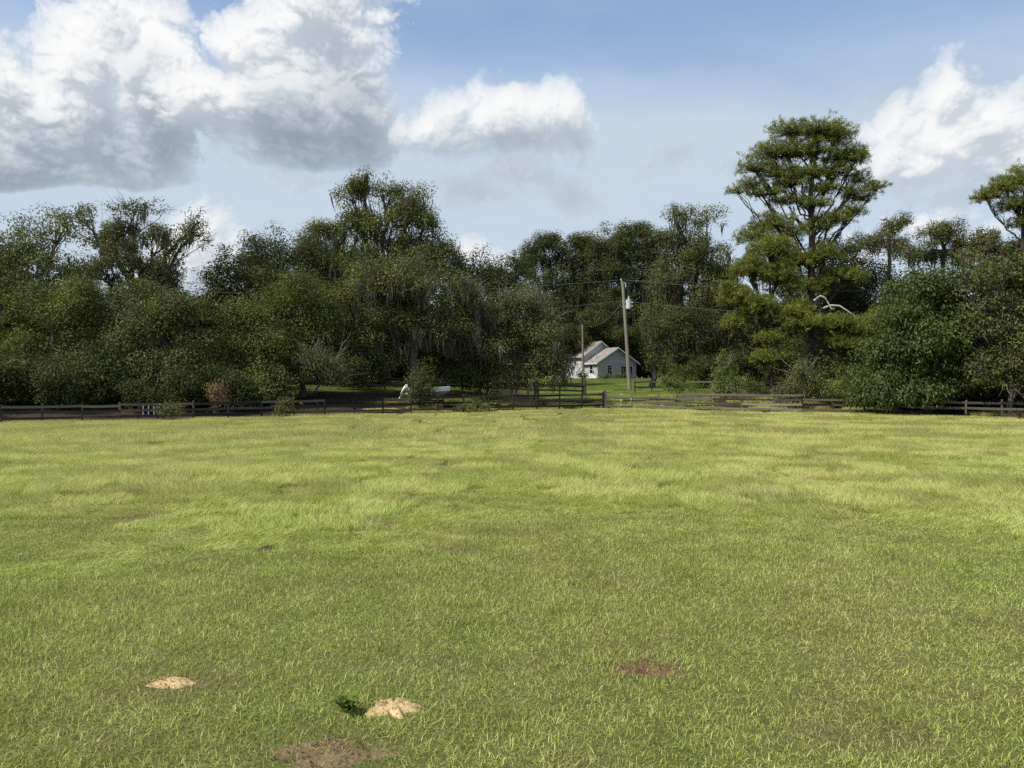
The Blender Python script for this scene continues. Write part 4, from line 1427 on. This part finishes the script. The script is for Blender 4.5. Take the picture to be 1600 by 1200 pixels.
    for k, (pxx, dd) in enumerate(((1000, 138), (1024, 142), (1048, 136), (590, 112), (622, 118), (655, 114), (690, 120), (720, 116), (765, 118), (800, 122))):
        xx = (pxx - 800) / F * dd
        q = rb.uniform(1.7, 2.2)
        copy_tree(bushes[k % 4], (xx, dd, tz(xx, dd) - 0.4), rb.random() * 6.28, (q * 1.3, q * 1.3, q), 'tall dark thicket far back under the trees')
    SIDE = 'oaks beside the view'
    for n_, (pxx, dd, side) in enumerate(((-190, 66, 0), (-330, 64, 0), (-260, 80, 0), (-480, 62, 0), (1740, 60, 1), (1850, 66, 1), (1960, 62, 1), (1790, 84, 1))):
        xx = (pxx - 800) / F * dd
        copy_tree(protos[n_ % 3], (xx, dd, tz(xx, dd)), rb.random() * 6.28, rb.uniform(1.0, 1.2), 'dark oak beyond the %s edge of the view' % ('right' if side else 'left'))['group'] = SIDE

# ------------------------------------------------------------------ fences
_PLANKS = []
for k in range(6):
    rr = np.random.default_rng(300 + k)
    g = Geo()
    n = 5
    xs = np.linspace(-0.5, 0.5, n)
    sag = -0.028 * (1 - (2 * xs) ** 2) * rr.uniform(0.0, 1.6) + rr.normal(0, 0.006, n)
    ht = 0.083 + rr.normal(0, 0.004, n)
    P = np.stack([np.stack([xs, np.full(n, sy * 0.0125) + rr.normal(0, 0.003, n), sag + sz * ht], 1) for sy, sz in ((-1, -1), (1, -1), (1, 1), (-1, 1))], 1)
    g.grid(P, closed=True)
    g.f.append(np.array([[0, 1, 2, 3], [g.n - 1, g.n - 2, g.n - 3, g.n - 4]], np.int32))
    _PLANKS.append(g.mesh('board'))
_POSTS = []
for k in range(3):
    rr = np.random.default_rng(330 + k)
    g = Geo()
    n = 4
    zs = np.array([-0.4, 0.3, 0.8, 1.0])
    P = np.stack([np.stack([np.full(n, sx * 0.06) + rr.normal(0, 0.004, n), np.full(n, sy * 0.055), zs + (rr.normal(0, 0.02) * (zs > 0.9))], 1) for sx, sy in ((-1, -1), (1, -1), (1, 1), (-1, 1))], 1)
    g.grid(P, closed=True)
    g.f.append(np.array([[g.n - 4, g.n - 3, g.n - 2, g.n - 1]], np.int32))
    _POSTS.append(g.mesh('post'))


def mesh_with(me_, mat, cache={}):
    key = (me_.name, mat.name)
    if key not in cache:
        c = me_.copy()
        c.materials.append(mat)
        cache[key] = c
    return cache[key]


def fence(label, a, b, spacing, heights, seed, mats, post_h=1.25, missing=0.0, span=2, group=None, slump=0.012, front=-1):
    """post and board fence from a to b (ground points): every post and board a part"""
    rng = np.random.default_rng(seed)
    a, b = np.asarray(a, float), np.asarray(b, float)
    ln = np.linalg.norm(b - a)
    n = max(1, int(round(ln / spacing)))
    dr = (b - a) / ln
    ang = math.atan2(dr[1], dr[0])
    z0 = tz(*a)
    t = thing('board_fence', label, 'fence', (a[0], a[1], z0), 0.0, group)
    pts = []
    for i in range(n + 1):
        p = a + (b - a) * i / n
        z = tz(*p)
        pts.append((p, z))
        o = put('post', mesh_with(_POSTS[i % 3], mats[rng.integers(0, len(mats))]), None, t, (p[0] - a[0], p[1] - a[1], z - z0))
        o.rotation_euler = (rng.normal(0, 0.015), rng.normal(0, 0.02), ang)
        o.scale = (1, 1, post_h * rng.uniform(0.97, 1.06))
    nrm = np.array([dr[1], -dr[0]]) * (0.0725 if front < 0 else -0.0725)        # boards on the field side
    for hi, h in enumerate(heights):
        i = -(hi % span)
        while i < n:
            i0, i1 = max(0, i), min(n, i + span)
            i += span
            if i1 <= i0 or rng.random() < missing:
                continue
            (p0, za), (p1, zb) = pts[i0], pts[i1]
            za, zb = za + h + rng.normal(0, slump), zb + h + rng.normal(0, slump)
            c2 = (p0 + p1) / 2 + nrm + np.array([dr[1], -dr[0]]) * 0.004 * (i0 % 2)
            L = math.hypot(np.linalg.norm(p1 - p0), zb - za)
            o = put('board', mesh_with(_PLANKS[rng.integers(0, 6)], mats[rng.integers(0, len(mats))]), None, t, (c2[0] - a[0], c2[1] - a[1], (za + zb) / 2 - z0))
            o.rotation_euler = (rng.normal(0, 0.02), -math.atan2(zb - za, np.linalg.norm(p1 - p0)), ang)
            o.scale = (L * 1.004, 1, 1)
    return t, pts


fb, fg, fw = M['fence_black'], M['fence_grey'], M['fence_brown']


def on_line(x):
    return np.array([x, float(fence_y(x))])


xs_ = (-44.0, -26.2, -8.0, CORNER[0])
fence('black board fence with pale edges along the left of the field', on_line(xs_[0]), on_line(xs_[1]), 2.15, (0.38, 0.74, 1.10), 401, [fb, fb, fg], 1.22)
fence('dark board fence below the dense trees left of the boat', on_line(xs_[1]), on_line(xs_[2]), 2.15, (0.40, 0.80, 1.20), 402, [fb, fb, fw], 1.34)
fence('brown board fence running up to the corner post near the house', on_line(xs_[2]), on_line(xs_[3]), 2.15, (0.44, 0.90, 1.36), 403, [fw, fw, fb], 1.52)
tf, _ = fence('pale grey four-board fence right of the corner post', on_line(CORNER[0] + 0.25), on_line(23.4), 2.2, (0.34, 0.72, 1.10, 1.46), 404, [fg, fg, fg, fw], 1.58, 0.05)
fence('dark shaded board fence under the big-leaved tree', on_line(23.4), on_line(44.0), 2.2, (0.34, 0.74, 1.16), 405, [fw, fb, fw], 1.35, 0.08)
# corner post stands proud of the rest
g = Geo()
g.tube([(0, 0, -0.4), (0.01, 0, 0.6), (0.02, 0, 1.75)], [0.085, 0.08, 0.075], 8)
g.add([(0.02 + 0.075 * math.cos(a), 0.075 * math.sin(a), 1.75) for a in np.linspace(0, 2 * PI, 8, endpoint=False)] + [(0.02, 0, 1.77)], [(i, (i + 1) % 8, 8) for i in range(8)])
cy = CORNER[1] - 0.02
tag(put('corner_post', g.mesh('corner_post', True), fb, None, (CORNER[0] + 0.12, cy, tz(CORNER[0] + 0.12, cy))), 'taller dark corner post where the two field fences meet', 'post')
# white insulators on the grey fence
for px_, zz in ((973, 1.40), (973, 0.90), (973, 0.42), (988, 1.0)):
    xx = (px_ - 800) / F * 66.2
    yy = float(fence_y(xx)) - 0.16
    g = Geo()
    g.tube([(0, 0.07, 0), (0, 0, 0), (0, -0.03, 0.0)], [0.03, 0.05, 0.02], 7)
    g.tube([(0, 0, -0.07), (0, 0, 0.07)], [0.035, 0.03], 7)
    tag(put('fence_insulator', g.mesh('fence_insulator'), M['porcelain'], tf), None)
    o = bpy.data.objects[[q.name for q in tf.children if q.name.startswith('fence_insulator')][-1]]
    o.location = Vector((xx, yy, tz(xx, yy) + zz)) - tf.location

# back fences beyond the track
def gp(px, d):
    return np.array([(px - 800) / F * d, d])


BK = 'fences beyond the track'
fence('black two-rail fence ending at the short pole by the lawn', gp(560, 71.5), gp(911, 77.3), 2.4, (0.62, 1.12), 411, [fb], 1.2, 0, 2, BK)
fence('short black gate-like fence stub beside the oak trunk right of the house', gp(992, 78.5), gp(1045, 77.5), 2.2, (0.55, 1.10), 412, [fb], 1.25, 0, 2, BK)
fence('old grey rail fence behind the sapling on the right', gp(1075, 77.0), gp(1235, 72.5), 2.3, (0.55, 1.0), 413, [fg, fw], 1.12, 0.1, 2, BK)
fence('far dark rail fence behind the pine sapling', gp(1150, 86), gp(1330, 80), 2.4, (0.55, 1.05), 414, [fb], 1.15, 0.05, 2, BK)
fence('dark rail fence behind the trees left of the boat', gp(60, 62.5), gp(440, 66.5), 2.4, (0.55, 1.05), 415, [fb], 1.15, 0.1, 2, BK)
# small white-barred gate seen through the left fence
gl = thing('white_bar_gate', 'small dark gate with white upright bars behind the left fence', 'gate', (*gp(236, 52.6), tz(*gp(236, 52.6))), 0.45)
for k in range(4):
    g = Geo()
    g.box((0, 0, 0.65), (0.07, 0.04, 0.62))
    put('bar', g.mesh('bar'), M['white'], gl, (-0.5 + 0.34 * k, 0, 0))
for zz, w in ((1.02, 1.5), (0.30, 1.5)):
    g = Geo()
    g.box((0, 0.05, 0), (w, 0.05, 0.07))
    put('rail', g.mesh('rail'), fb, gl, (0, 0, zz))
for xx in (-0.78, 0.78):
    g = Geo()
    g.box((0, 0.05, 0.55), (0.1, 0.1, 1.5))
    put('post', g.mesh('post'), fb, gl, (xx, 0, 0))

# ------------------------------------------------------------------ poles and wires
PD = 82.0


def pole_frame(px_base, px_top, py_top, d):
    x0 = (px_base - 800) / F * d
    root = np.array([x0, d, tz(x0, d)])
    return root, wp(px_top, py_top, d) - root


root, top = pole_frame(984, 973, 440, PD)
t = thing('utility_pole', 'tall leaning wooden utility pole with a transformer near the house', 'utility pole', root)
g = Geo()
nn = 12
u = np.linspace(-0.05, 1, nn)[:, None]
g.tube(top * u, np.linspace(0.22, 0.15, nn), 12)
g.add(np.concatenate([top + 0.15 * np.stack([np.cos(np.linspace(0, 2 * PI, 12, endpoint=False)), np.sin(np.linspace(0, 2 * PI, 12, endpoint=False)), np.zeros(12)], 1), [top + (0, 0, 0.03)]]), [(i, (i + 1) % 12, 12) for i in range(12)])
put('pole', g.mesh('pole', True), M['pole'], t)
# top insulator and cutout
g = Geo()
g.tube([(-0.05, 0, -0.05), (-0.12, 0, 0.15), (-0.14, 0, 0.30)], [0.03, 0.07, 0.05], 8)
put('insulator', g.mesh('insulator'), M['porcelain'], t, top + (-0.05, 0, 0.02))
g = Geo()
g.tube([(0.12, -0.1, -0.10), (0.26, -0.12, -0.22), (0.27, -0.12, -0.62)], [0.03, 0.045, 0.045], 8)
put('cutout_fuse', g.mesh('cutout_fuse'), M['porcelain'], t, top + (0.05, 0, 0.0))
tr_o = np.array([0.0, 0.0, -2.45]) + top * 1.0 + np.array([0.62, -0.12, 0])
g = Geo()
zs = np.array([-0.55, -0.5, 0.42, 0.46, 0.52])
rs = np.array([0.24, 0.28, 0.28, 0.30, 0.16])
th = np.linspace(0, 2 * PI, 16, endpoint=False)
g.grid(np.stack([rs[:, None] * np.cos(th), rs[:, None] * np.sin(th), np.repeat(zs[:, None], 16, 1)], -1), closed=True)
g.f.append(np.array([list(range(15, -1, -1))], np.int32))
tr = put('transformer', g.mesh('transformer'), M['trafo'], t, tr_o)
for nm, pth, rad, mt in (('bushing', [(0, 0, 0.5), (0, 0, 0.62), (0.02, 0, 0.85)], [0.07, 0.09, 0.03], 'porcelain'),
                         ('bracket', [(-0.70, 0.1, 0.25), (-0.26, 0.02, 0.25)], [0.05, 0.05], 'trafo'), ('bracket', [(-0.66, 0.1, -0.3), (-0.26, 0.02, -0.3)], [0.05, 0.05], 'trafo'),
                         ('bushing', [(0.24, -0.12, 0.25), (0.42, -0.16, 0.12)], [0.05, 0.06], 'porcelain'), ('bushing', [(0.24, -0.12, -0.2), (0.42, -0.16, -0.25)], [0.05, 0.06], 'porcelain')):
    g = Geo()
    g.tube(pth, rad, 8)
    put(nm, g.mesh(nm), M[mt], tr)
ptop = root + top

root2, top2 = pole_frame(912, 910, 507, 78.3)
t = thing('service_pole', 'short thin wooden pole in front of the house lawn', 'utility pole', root2)
g = Geo()
g.tube(top2 * u, np.linspace(0.13, 0.10, nn), 10)
put('pole', g.mesh('pole', True), M['pole'], t)
g = Geo()
g.box((0, -0.12, 1.0), (0.13, 0.1, 2.1))
put('brace', g.mesh('brace'), fb, t, (-0.16, 0.02, 0))
g = Geo()
g.box((0, -0.12, 0.8), (0.13, 0.1, 1.6))
put('brace', g.mesh('brace'), fb, t, (0.2, 0.02, 0))
p2top = root2 + top2


def wire(label, a, b, sag, r=0.020):
    a, b = np.asarray(a, float), np.asarray(b, float)
    q = np.linspace(0, 1, 30)[:, None]
    p = a * (1 - q) + b * q
    p[:, 2] -= sag * 4 * q[:, 0] * (1 - q[:, 0])
    g = Geo()
    g.tube(p - a, r, 5, cap=False)
    tag(put('power_line', g.mesh('power_line'), M['wire'], None, a), label, 'wire')


lend, rend = np.array([-62.0, 62.0, 11.6]), np.array([62.0, 72.0, 12.6])
wire('upper power line running left from the pole top', ptop + (-0.18, 0, 0.2), lend, 2.0)
wire('lower power line running left from below the pole top', ptop + (-0.15, 0, -2.1), lend + (0, 0, -2.2), 2.3)
wire('upper power line running right from the pole top', ptop + (0.1, 0, 0.2), rend, 1.6)
wire('lower power line running right behind the pines', ptop + (0.15, 0, -2.1), rend + (0, 0, -2.2), 1.8)
wire('service wire from the tall pole down to the short pole', ptop + (-0.1, 0, -2.3), p2top + (0, 0, -0.1), 0.9, 0.02)

# ------------------------------------------------------------------ house
mw, N = mat_new('grey siding')
tc_ = N.n('ShaderNodeTexCoord')
sx_ = N.n('ShaderNodeSeparateXYZ')
N.put(sx_.inputs[0], tc_.outputs['Object'])
sawz = N.math('FRACT', N.math('MULTIPLY', sx_.outputs[2], 5.5))
nz = N.noise(tc_.outputs['Object'], 1.2, 4, 0.6)
finish(mw, N, principled(N, N.ramp(nz, [(0.3, (0.44, 0.46, 0.465)), (0.7, (0.53, 0.55, 0.55))]), 0.6, 0.3, bump=sawz, bump_d=0.012))
mws, N = mat_new('white siding')
tc_ = N.n('ShaderNodeTexCoord')
sx_ = N.n('ShaderNodeSeparateXYZ')
N.put(sx_.inputs[0], tc_.outputs['Object'])
sawz = N.math('FRACT', N.math('MULTIPLY', sx_.outputs[2], 5.5))
nz = N.noise(tc_.outputs['Object'], 1.2, 4, 0.6)
finish(mws, N, principled(N, N.ramp(nz, [(0.3, (0.56, 0.60, 0.62)), (0.7, (0.68, 0.71, 0.72))]), 0.6, 0.3, bump=sawz, bump_d=0.012))
mro, N = mat_new('shingles')
tc_ = N.n('ShaderNodeTexCoord')
bk = N.n('ShaderNodeTexBrick')
N.put(bk.inputs['Vector'], tc_.outputs['Object'])
bk.inputs['Scale'].default_value = 3.0
bk.inputs['Color1'].default_value = (0.265, 0.232, 0.208, 1)
bk.inputs['Color2'].default_value = (0.33, 0.293, 0.262, 1)
bk.inputs['Mortar'].default_value = (0.23, 0.18, 0.155, 1)
nz = N.noise(tc_.outputs['Object'], 0.9, 5, 0.6)
finish(mro, N, principled(N, N.mix(N.step(nz, 0.4, 0.75), bk.outputs[0], (0.37, 0.335, 0.305)), 0.9, 0.1))
mgl, N = mat_new('window glass')
finish(mgl, N, principled(N, (0.016, 0.02, 0.024), 0.08, 0.6))

HD = 120.0
hc = wp(933, 592, HD)                      # near corner of the front wing, ground level
hz = tz(hc[0], hc[1]) - 0.05
HA = math.radians(27)
house = thing('house', 'small grey and white house with tan gabled roofs beyond the lawn', 'house', (hc[0], hc[1], hz), HA)
# local axes: +x along the gable wall to the right and away, +y back along the side wall
WID, DEP, EAV, RIDGE = 7.6, 10.5, 2.65, 4.95


def quadobj(name, parent, mat, quads, loc=(0, 0, 0)):
    g = Geo()
    for q in quads:
        g.add(q, [tuple(range(len(q)))])
    return put(name, g.mesh(name), mat, parent, loc)


def prism(name, parent, mat, prof, axis_len, along='y', loc=(0, 0, 0)):
    """extrude a closed profile (a, z) by axis_len"""
    p = [(a, z) for a, z in prof]
    n = len(p)
    if along == 'y':
        v = [(a, 0, z) for a, z in p] + [(a, axis_len, z) for a, z in p]
    else:
        v = [(0, a, z) for a, z in p] + [(axis_len, a, z) for a, z in p]
    g = Geo()
    g.add(v, [(i, (i + 1) % n, n + (i + 1) % n, n + i) for i in range(n)])
    g.f.append(np.array([list(range(n - 1, -1, -1))], np.int32))
    g.f.append(np.array([list(range(n, 2 * n))], np.int32))
    return put(name, g.mesh(name), mat, parent, loc)


prism('wall', house, mw, [(0, -0.6), (WID, -0.6), (WID, EAV), (WID / 2, RIDGE - 0.12), (0, EAV)], DEP)
# roof slabs of the front wing
for side in (0, 1):
    sgn = -1 if side == 0 else 1
    xe = WID / 2 + sgn * (WID / 2 + 0.45)
    ze = EAV - 0.45 * (RIDGE - EAV) / (WID / 2)
    a_, b_ = (WID / 2, RIDGE), (xe, ze)
    prism('roof', house, mro, [a_, (a_[0], a_[1] + 0.14), (b_[0], b_[1] + 0.14), b_] if side == 0 else [a_, b_, (b_[0], b_[1] + 0.14), (a_[0], a_[1] + 0.14)], DEP + 0.9, 'y', (0, -0.45, 0))
    # white barge board at the gable
    prism('barge_board', house, M['white'], [(a_[0], a_[1] - 0.10), (a_[0], a_[1] + 0.12), (b_[0], b_[1] + 0.12), (b_[0], b_[1] - 0.10)], 0.06, 'y', (0, -0.515, 0))
g = Geo()
g.box((-0.42, DEP / 2 - 0.2, EAV - 0.23), (0.07, DEP + 0.6, 0.18))
put('fascia', g.mesh('fascia'), M['white'], house)
g = Geo()
g.box((WID / 2, -0.03, EAV + 0.05), (WID, 0.05, 0.10))
put('trim', g.mesh('trim'), M['white'], house)
g = Geo()
g.box((0.06, -0.04, 1.0), (0.14, 0.06, 3.2))
put('trim', g.mesh('trim'), M['white'], house)
# vent pipe
g = Geo()
g.tube([(0.75, 1.2, 2.9), (0.75, 1.2, 3.95)], 0.06, 8)
g.tube([(0.75, 1.2, 3.9), (0.75, 1.2, 4.25)], 0.11, 8)
put('vent_pipe', g.mesh('vent_pipe'), M['steel'], house)


def window(parent, x, z, w, h, cols, rows, face='front', off=0.0):
    """sash window: frame with glass panes; front: gable wall (y = off), side: wall at x = off"""
    g = Geo()
    fr = 0.09
    for (cx, cz, sx, sz) in ((0, h / 2, w + 2 * fr, fr), (0, -h / 2, w + 2 * fr, fr), (-w / 2 - fr / 2, 0, fr, h), (w / 2 + fr / 2, 0, fr, h)):
        g.box((cx, 0, cz), (sx, 0.09, sz))
    for i in range(1, cols):
        g.box((-w / 2 + w * i / cols, 0.012, 0), (0.03, 0.05, h))
    for j in range(1, rows):
        g.box((0, 0.012, -h / 2 + h * j / rows), (w, 0.054, 0.055 if j * 2 == rows else 0.03))
    f_ = put('window', g.mesh('window'), M['white'], parent, (x, off - 0.05, z) if face == 'front' else (off - 0.05, x, z))
    if face != 'front':
        f_.rotation_euler = (0, 0, -PI / 2)
    for i in range(cols):
        for j in range(rows):
            g = Geo()
            g.box((-w / 2 + w * (i + 0.5) / cols, 0.02, -h / 2 + h * (j + 0.5) / rows), (w / cols, 0.03, h / rows))
            put('pane', g.mesh('pane'), mgl, f_)


window(house, 2.35, 1.45, 0.85, 1.45, 2, 4)
window(house, 5.05, 1.35, 0.95, 1.45, 2, 4)
window(house, 6.35, 1.35, 0.95, 1.45, 2, 4)
# side wall with the porch: lower wing running back and to the left
window(house, 1.6, 1.5, 0.9, 1.35, 1, 2, 'side', 0.0)
window(house, 5.2, 1.5, 0.8, 1.25, 1, 2, 'side', 0.0)
g = Geo()
g.box((-0.09, 1.6, 0.15), (0.10, 3.0, 1.2))
put('skirting_panel', g.mesh('skirting_panel'), M['white'], house)
g = Geo()
g.tube([(-0.3, 0.6, 1.2), (-0.3, 0.6, 0.85)], 0.10, 8)
put('wall_lamp', g.mesh('wall_lamp'), M['rubber'], house)
# rear wing: higher, wider, set back to the left
RW, RD, RE, RR, RX, RY = 6.8, 9.5, 3.75, 6.15, -0.43, 3.6
prism('rear_wall', house, mws, [(RX, -0.6), (RX + RW, -0.6), (RX + RW, RE), (RX + RW / 2, RR - 0.14), (RX, RE)], RD, 'y', (0, RY + 0.02, 0))
for side in (0, 1):
    sgn = -1 if side == 0 else 1
    xe = RX + RW / 2 + sgn * (RW / 2 + 0.45)
    ze = RE - 0.45 * (RR - RE) / (RW / 2)
    a_, b_ = (RX + RW / 2, RR), (xe, ze)
    prism('rear_roof', house, mro, [a_, (a_[0], a_[1] + 0.14), (b_[0], b_[1] + 0.14), b_] if side == 0 else [a_, b_, (b_[0], b_[1] + 0.14), (a_[0], a_[1] + 0.14)], RD + 0.8, 'y', (0, RY - 0.42, 0))
    prism('barge_board', house, M['white'], [(a_[0], a_[1] - 0.16), (a_[0], a_[1] + 0.12), (b_[0], b_[1] + 0.12), (b_[0], b_[1] - 0.16)], 0.06, 'y', (0, RY - 0.485, 0))
g = Geo()
g.tube([(RX + 2.4, RY + 5.0, 4.8), (RX + 2.4, RY + 5.0, 7.2)], 0.05, 8)
put('service_mast', g.mesh('service_mast'), M['steel'], house)
mast = house.location + Matrix.Rotation(HA, 3, 'Z') @ Vector((RX + 2.4, RY + 5.0, 7.1))
wire('slack service wire from the short pole to the house roof', p2top + (0, 0, -0.05), np.array(mast), 1.6, 0.03)

# carport glimpsed under the trees on the right
cx, cy = gp(1098, 104)
cz = tz(cx, cy)
t = thing('carport', 'pale low carport roof glimpsed in the dark under the trees', 'carport', (cx, cy, cz), 0.2)
g = Geo()
g.box((0, 0, 2.95), (2.6, 3.0, 0.14))
put('roof', g.mesh('roof'), M['white'], t)
for sx_ in (-1.15, 1.15):
    for sy_ in (-1.3, 1.3):
        g = Geo()
        g.box((sx_, sy_, 1.4), (0.1, 0.1, 2.96))
        put('post', g.mesh('post'), M['white'], t)

# ------------------------------------------------------------------ boat with covered outboard
bx, by = gp(668, 65.0)
bz = tz(bx, by)
bz += 0.42
boat = thing('boat', 'white and grey boat with a white covered outboard, parked under the mossy oak', 'boat', (bx, by, bz), math.radians(8))
boat.scale = (0.85, 0.85, 0.9)
secs = []
for q in np.linspace(0, 1, 14):                # stern (left) to bow (right)
    X = -2.0 + 4.3 * q
    beam = 0.95 * (1 - max(0, (q - 0.45) / 0.55) ** 2.2) + 0.02
    keel = 0.55 + 0.62 * max(0, (q - 0.6) / 0.4) ** 2
    gun = 1.35 + 0.22 * q ** 2
    secs.append([(X, -beam, gun), (X, -beam * 0.96, gun - 0.38), (X, -beam * 0.72, keel + 0.28), (X, 0, keel), (X, beam * 0.72, keel + 0.28), (X, beam * 0.96, gun - 0.38), (X, beam, gun)])
S_ = np.array(secs)
g = Geo()
g.grid(S_[:, 1:6])
g.f.append(np.array([[4, 3, 2, 1, 0]], np.int32))
put('hull', g.mesh('hull', False), M['hull'], boat)
g = Geo()
g.grid(S_[:, :2] + np.array([0, -0.012, 0]))
g.grid(S_[:, 5:] + np.array([0, 0.012, 0]))
g.grid(np.stack([S_[:, 0], S_[:, 0] * np.array([1, 0.75, 1]) + np.array([0, 0, 0.03]), S_[:, 6] * np.array([1, 0.75, 1]) + np.array([0, 0, 0.03]), S_[:, 6]], 1))
put('topsides', g.mesh('topsides'), M['white'], boat)
g = Geo()
g.add([(-0.35, -0.55, 1.45), (0.15, -0.6, 1.45), (-0.15, -0.5, 1.95), (-0.75, -0.45, 1.98), (-0.35, 0.55, 1.45), (0.15, 0.6, 1.45), (-0.15, 0.5, 1.95), (-0.75, 0.45, 1.98)],
      [(0, 1, 2, 3), (5, 4, 7, 6), (3, 2, 6, 7), (1, 5, 6, 2), (0, 3, 7, 4)])
put('windscreen_cover', g.mesh('windscreen_cover'), M['blue'], boat)
# outboard: tilted powerhead under a wrinkled white cover, leg and skeg
rr = np.random.default_rng(91)
rows = []
for q, (X, Z, rx, rz) in zip(range(8), ((-2.75, 0.62, 0.16, 0.10), (-2.72, 0.75, 0.25, 0.16), (-2.62, 0.98, 0.30, 0.24), (-2.48, 1.22, 0.34, 0.30), (-2.30, 1.42, 0.36, 0.34), (-2.10, 1.45, 0.34, 0.32), (-1.95, 1.34, 0.30, 0.24), (-1.85, 1.22, 0.15, 0.10))):
    th = np.linspace(0, 2 * PI, 14, endpoint=False)
    w = 1 + rr.normal(0, 0.06, 14)
    rows.append(np.stack([X + 0.25 * rz * np.sin(th) * w, rx * np.cos(th) * w, Z + rz * np.sin(th) * w], 1))
g = Geo()
g.grid(np.stack(rows), closed=True)
g.f.append(np.array([list(range(13, -1, -1))], np.int32))
g.f.append(np.array([list(range(7 * 14, 8 * 14))], np.int32))
mo = put('outboard_motor', g.mesh('outboard_motor', True), M['canvas'], boat)
g = Geo()
g.tube([(-2.45, 0, 0.95), (-2.62, 0, 0.60), (-2.85, 0, 0.42)], [0.11, 0.09, 0.07], 8)
g.box((-2.12, 0, 0.92), (0.35, 0.5, 0.22))
put('motor_leg', g.mesh('motor_leg'), M['white'], mo)
# trailer
g = Geo()
for sy_ in (-0.6, 0.6):
    g.tube([(-1.9, sy_, 0.42), (1.2, sy_ * 0.9, 0.42), (3.0, 0, 0.5)], 0.05, 6)
g.tube([(-0.6, -0.85, 0.36), (-0.6, 0.85, 0.36)], 0.05, 6)
g.tube([(2.9, 0, 0.5), (2.9, 0, -0.42)], 0.04, 6)
for sy_ in (-0.6, 0.6):
    g.tube([(-1.6, sy_, 0.42), (-1.6, sy_, -0.42)], 0.05, 6)
tr_ = put('trailer', g.mesh('trailer'), M['steel'], boat)
for sy_ in (-0.95, 0.95):
    g = Geo()
    th = np.linspace(0, 2 * PI, 18, endpoint=False)
    prof = [(0.16, -0.08), (0.30, -0.09), (0.33, -0.05), (0.33, 0.05), (0.30, 0.09), (0.16, 0.08)]
    g.grid(np.stack([np.stack([r_ * np.cos(th), np.full(18, o_), r_ * np.sin(th)], 1) for r_, o_ in prof + prof[:1]]), closed=True)
    put('wheel', g.mesh('wheel', True), M['rubber'], tr_, (-0.6, sy_, -0.09))
    g = Geo()
    g.tube([(-0.6, sy_ * 0.88, 0.36), (-0.6, sy_ * 0.88, -0.09)], 0.05, 6)
    put('axle_arm', g.mesh('axle_arm'), M['steel'], tr_)
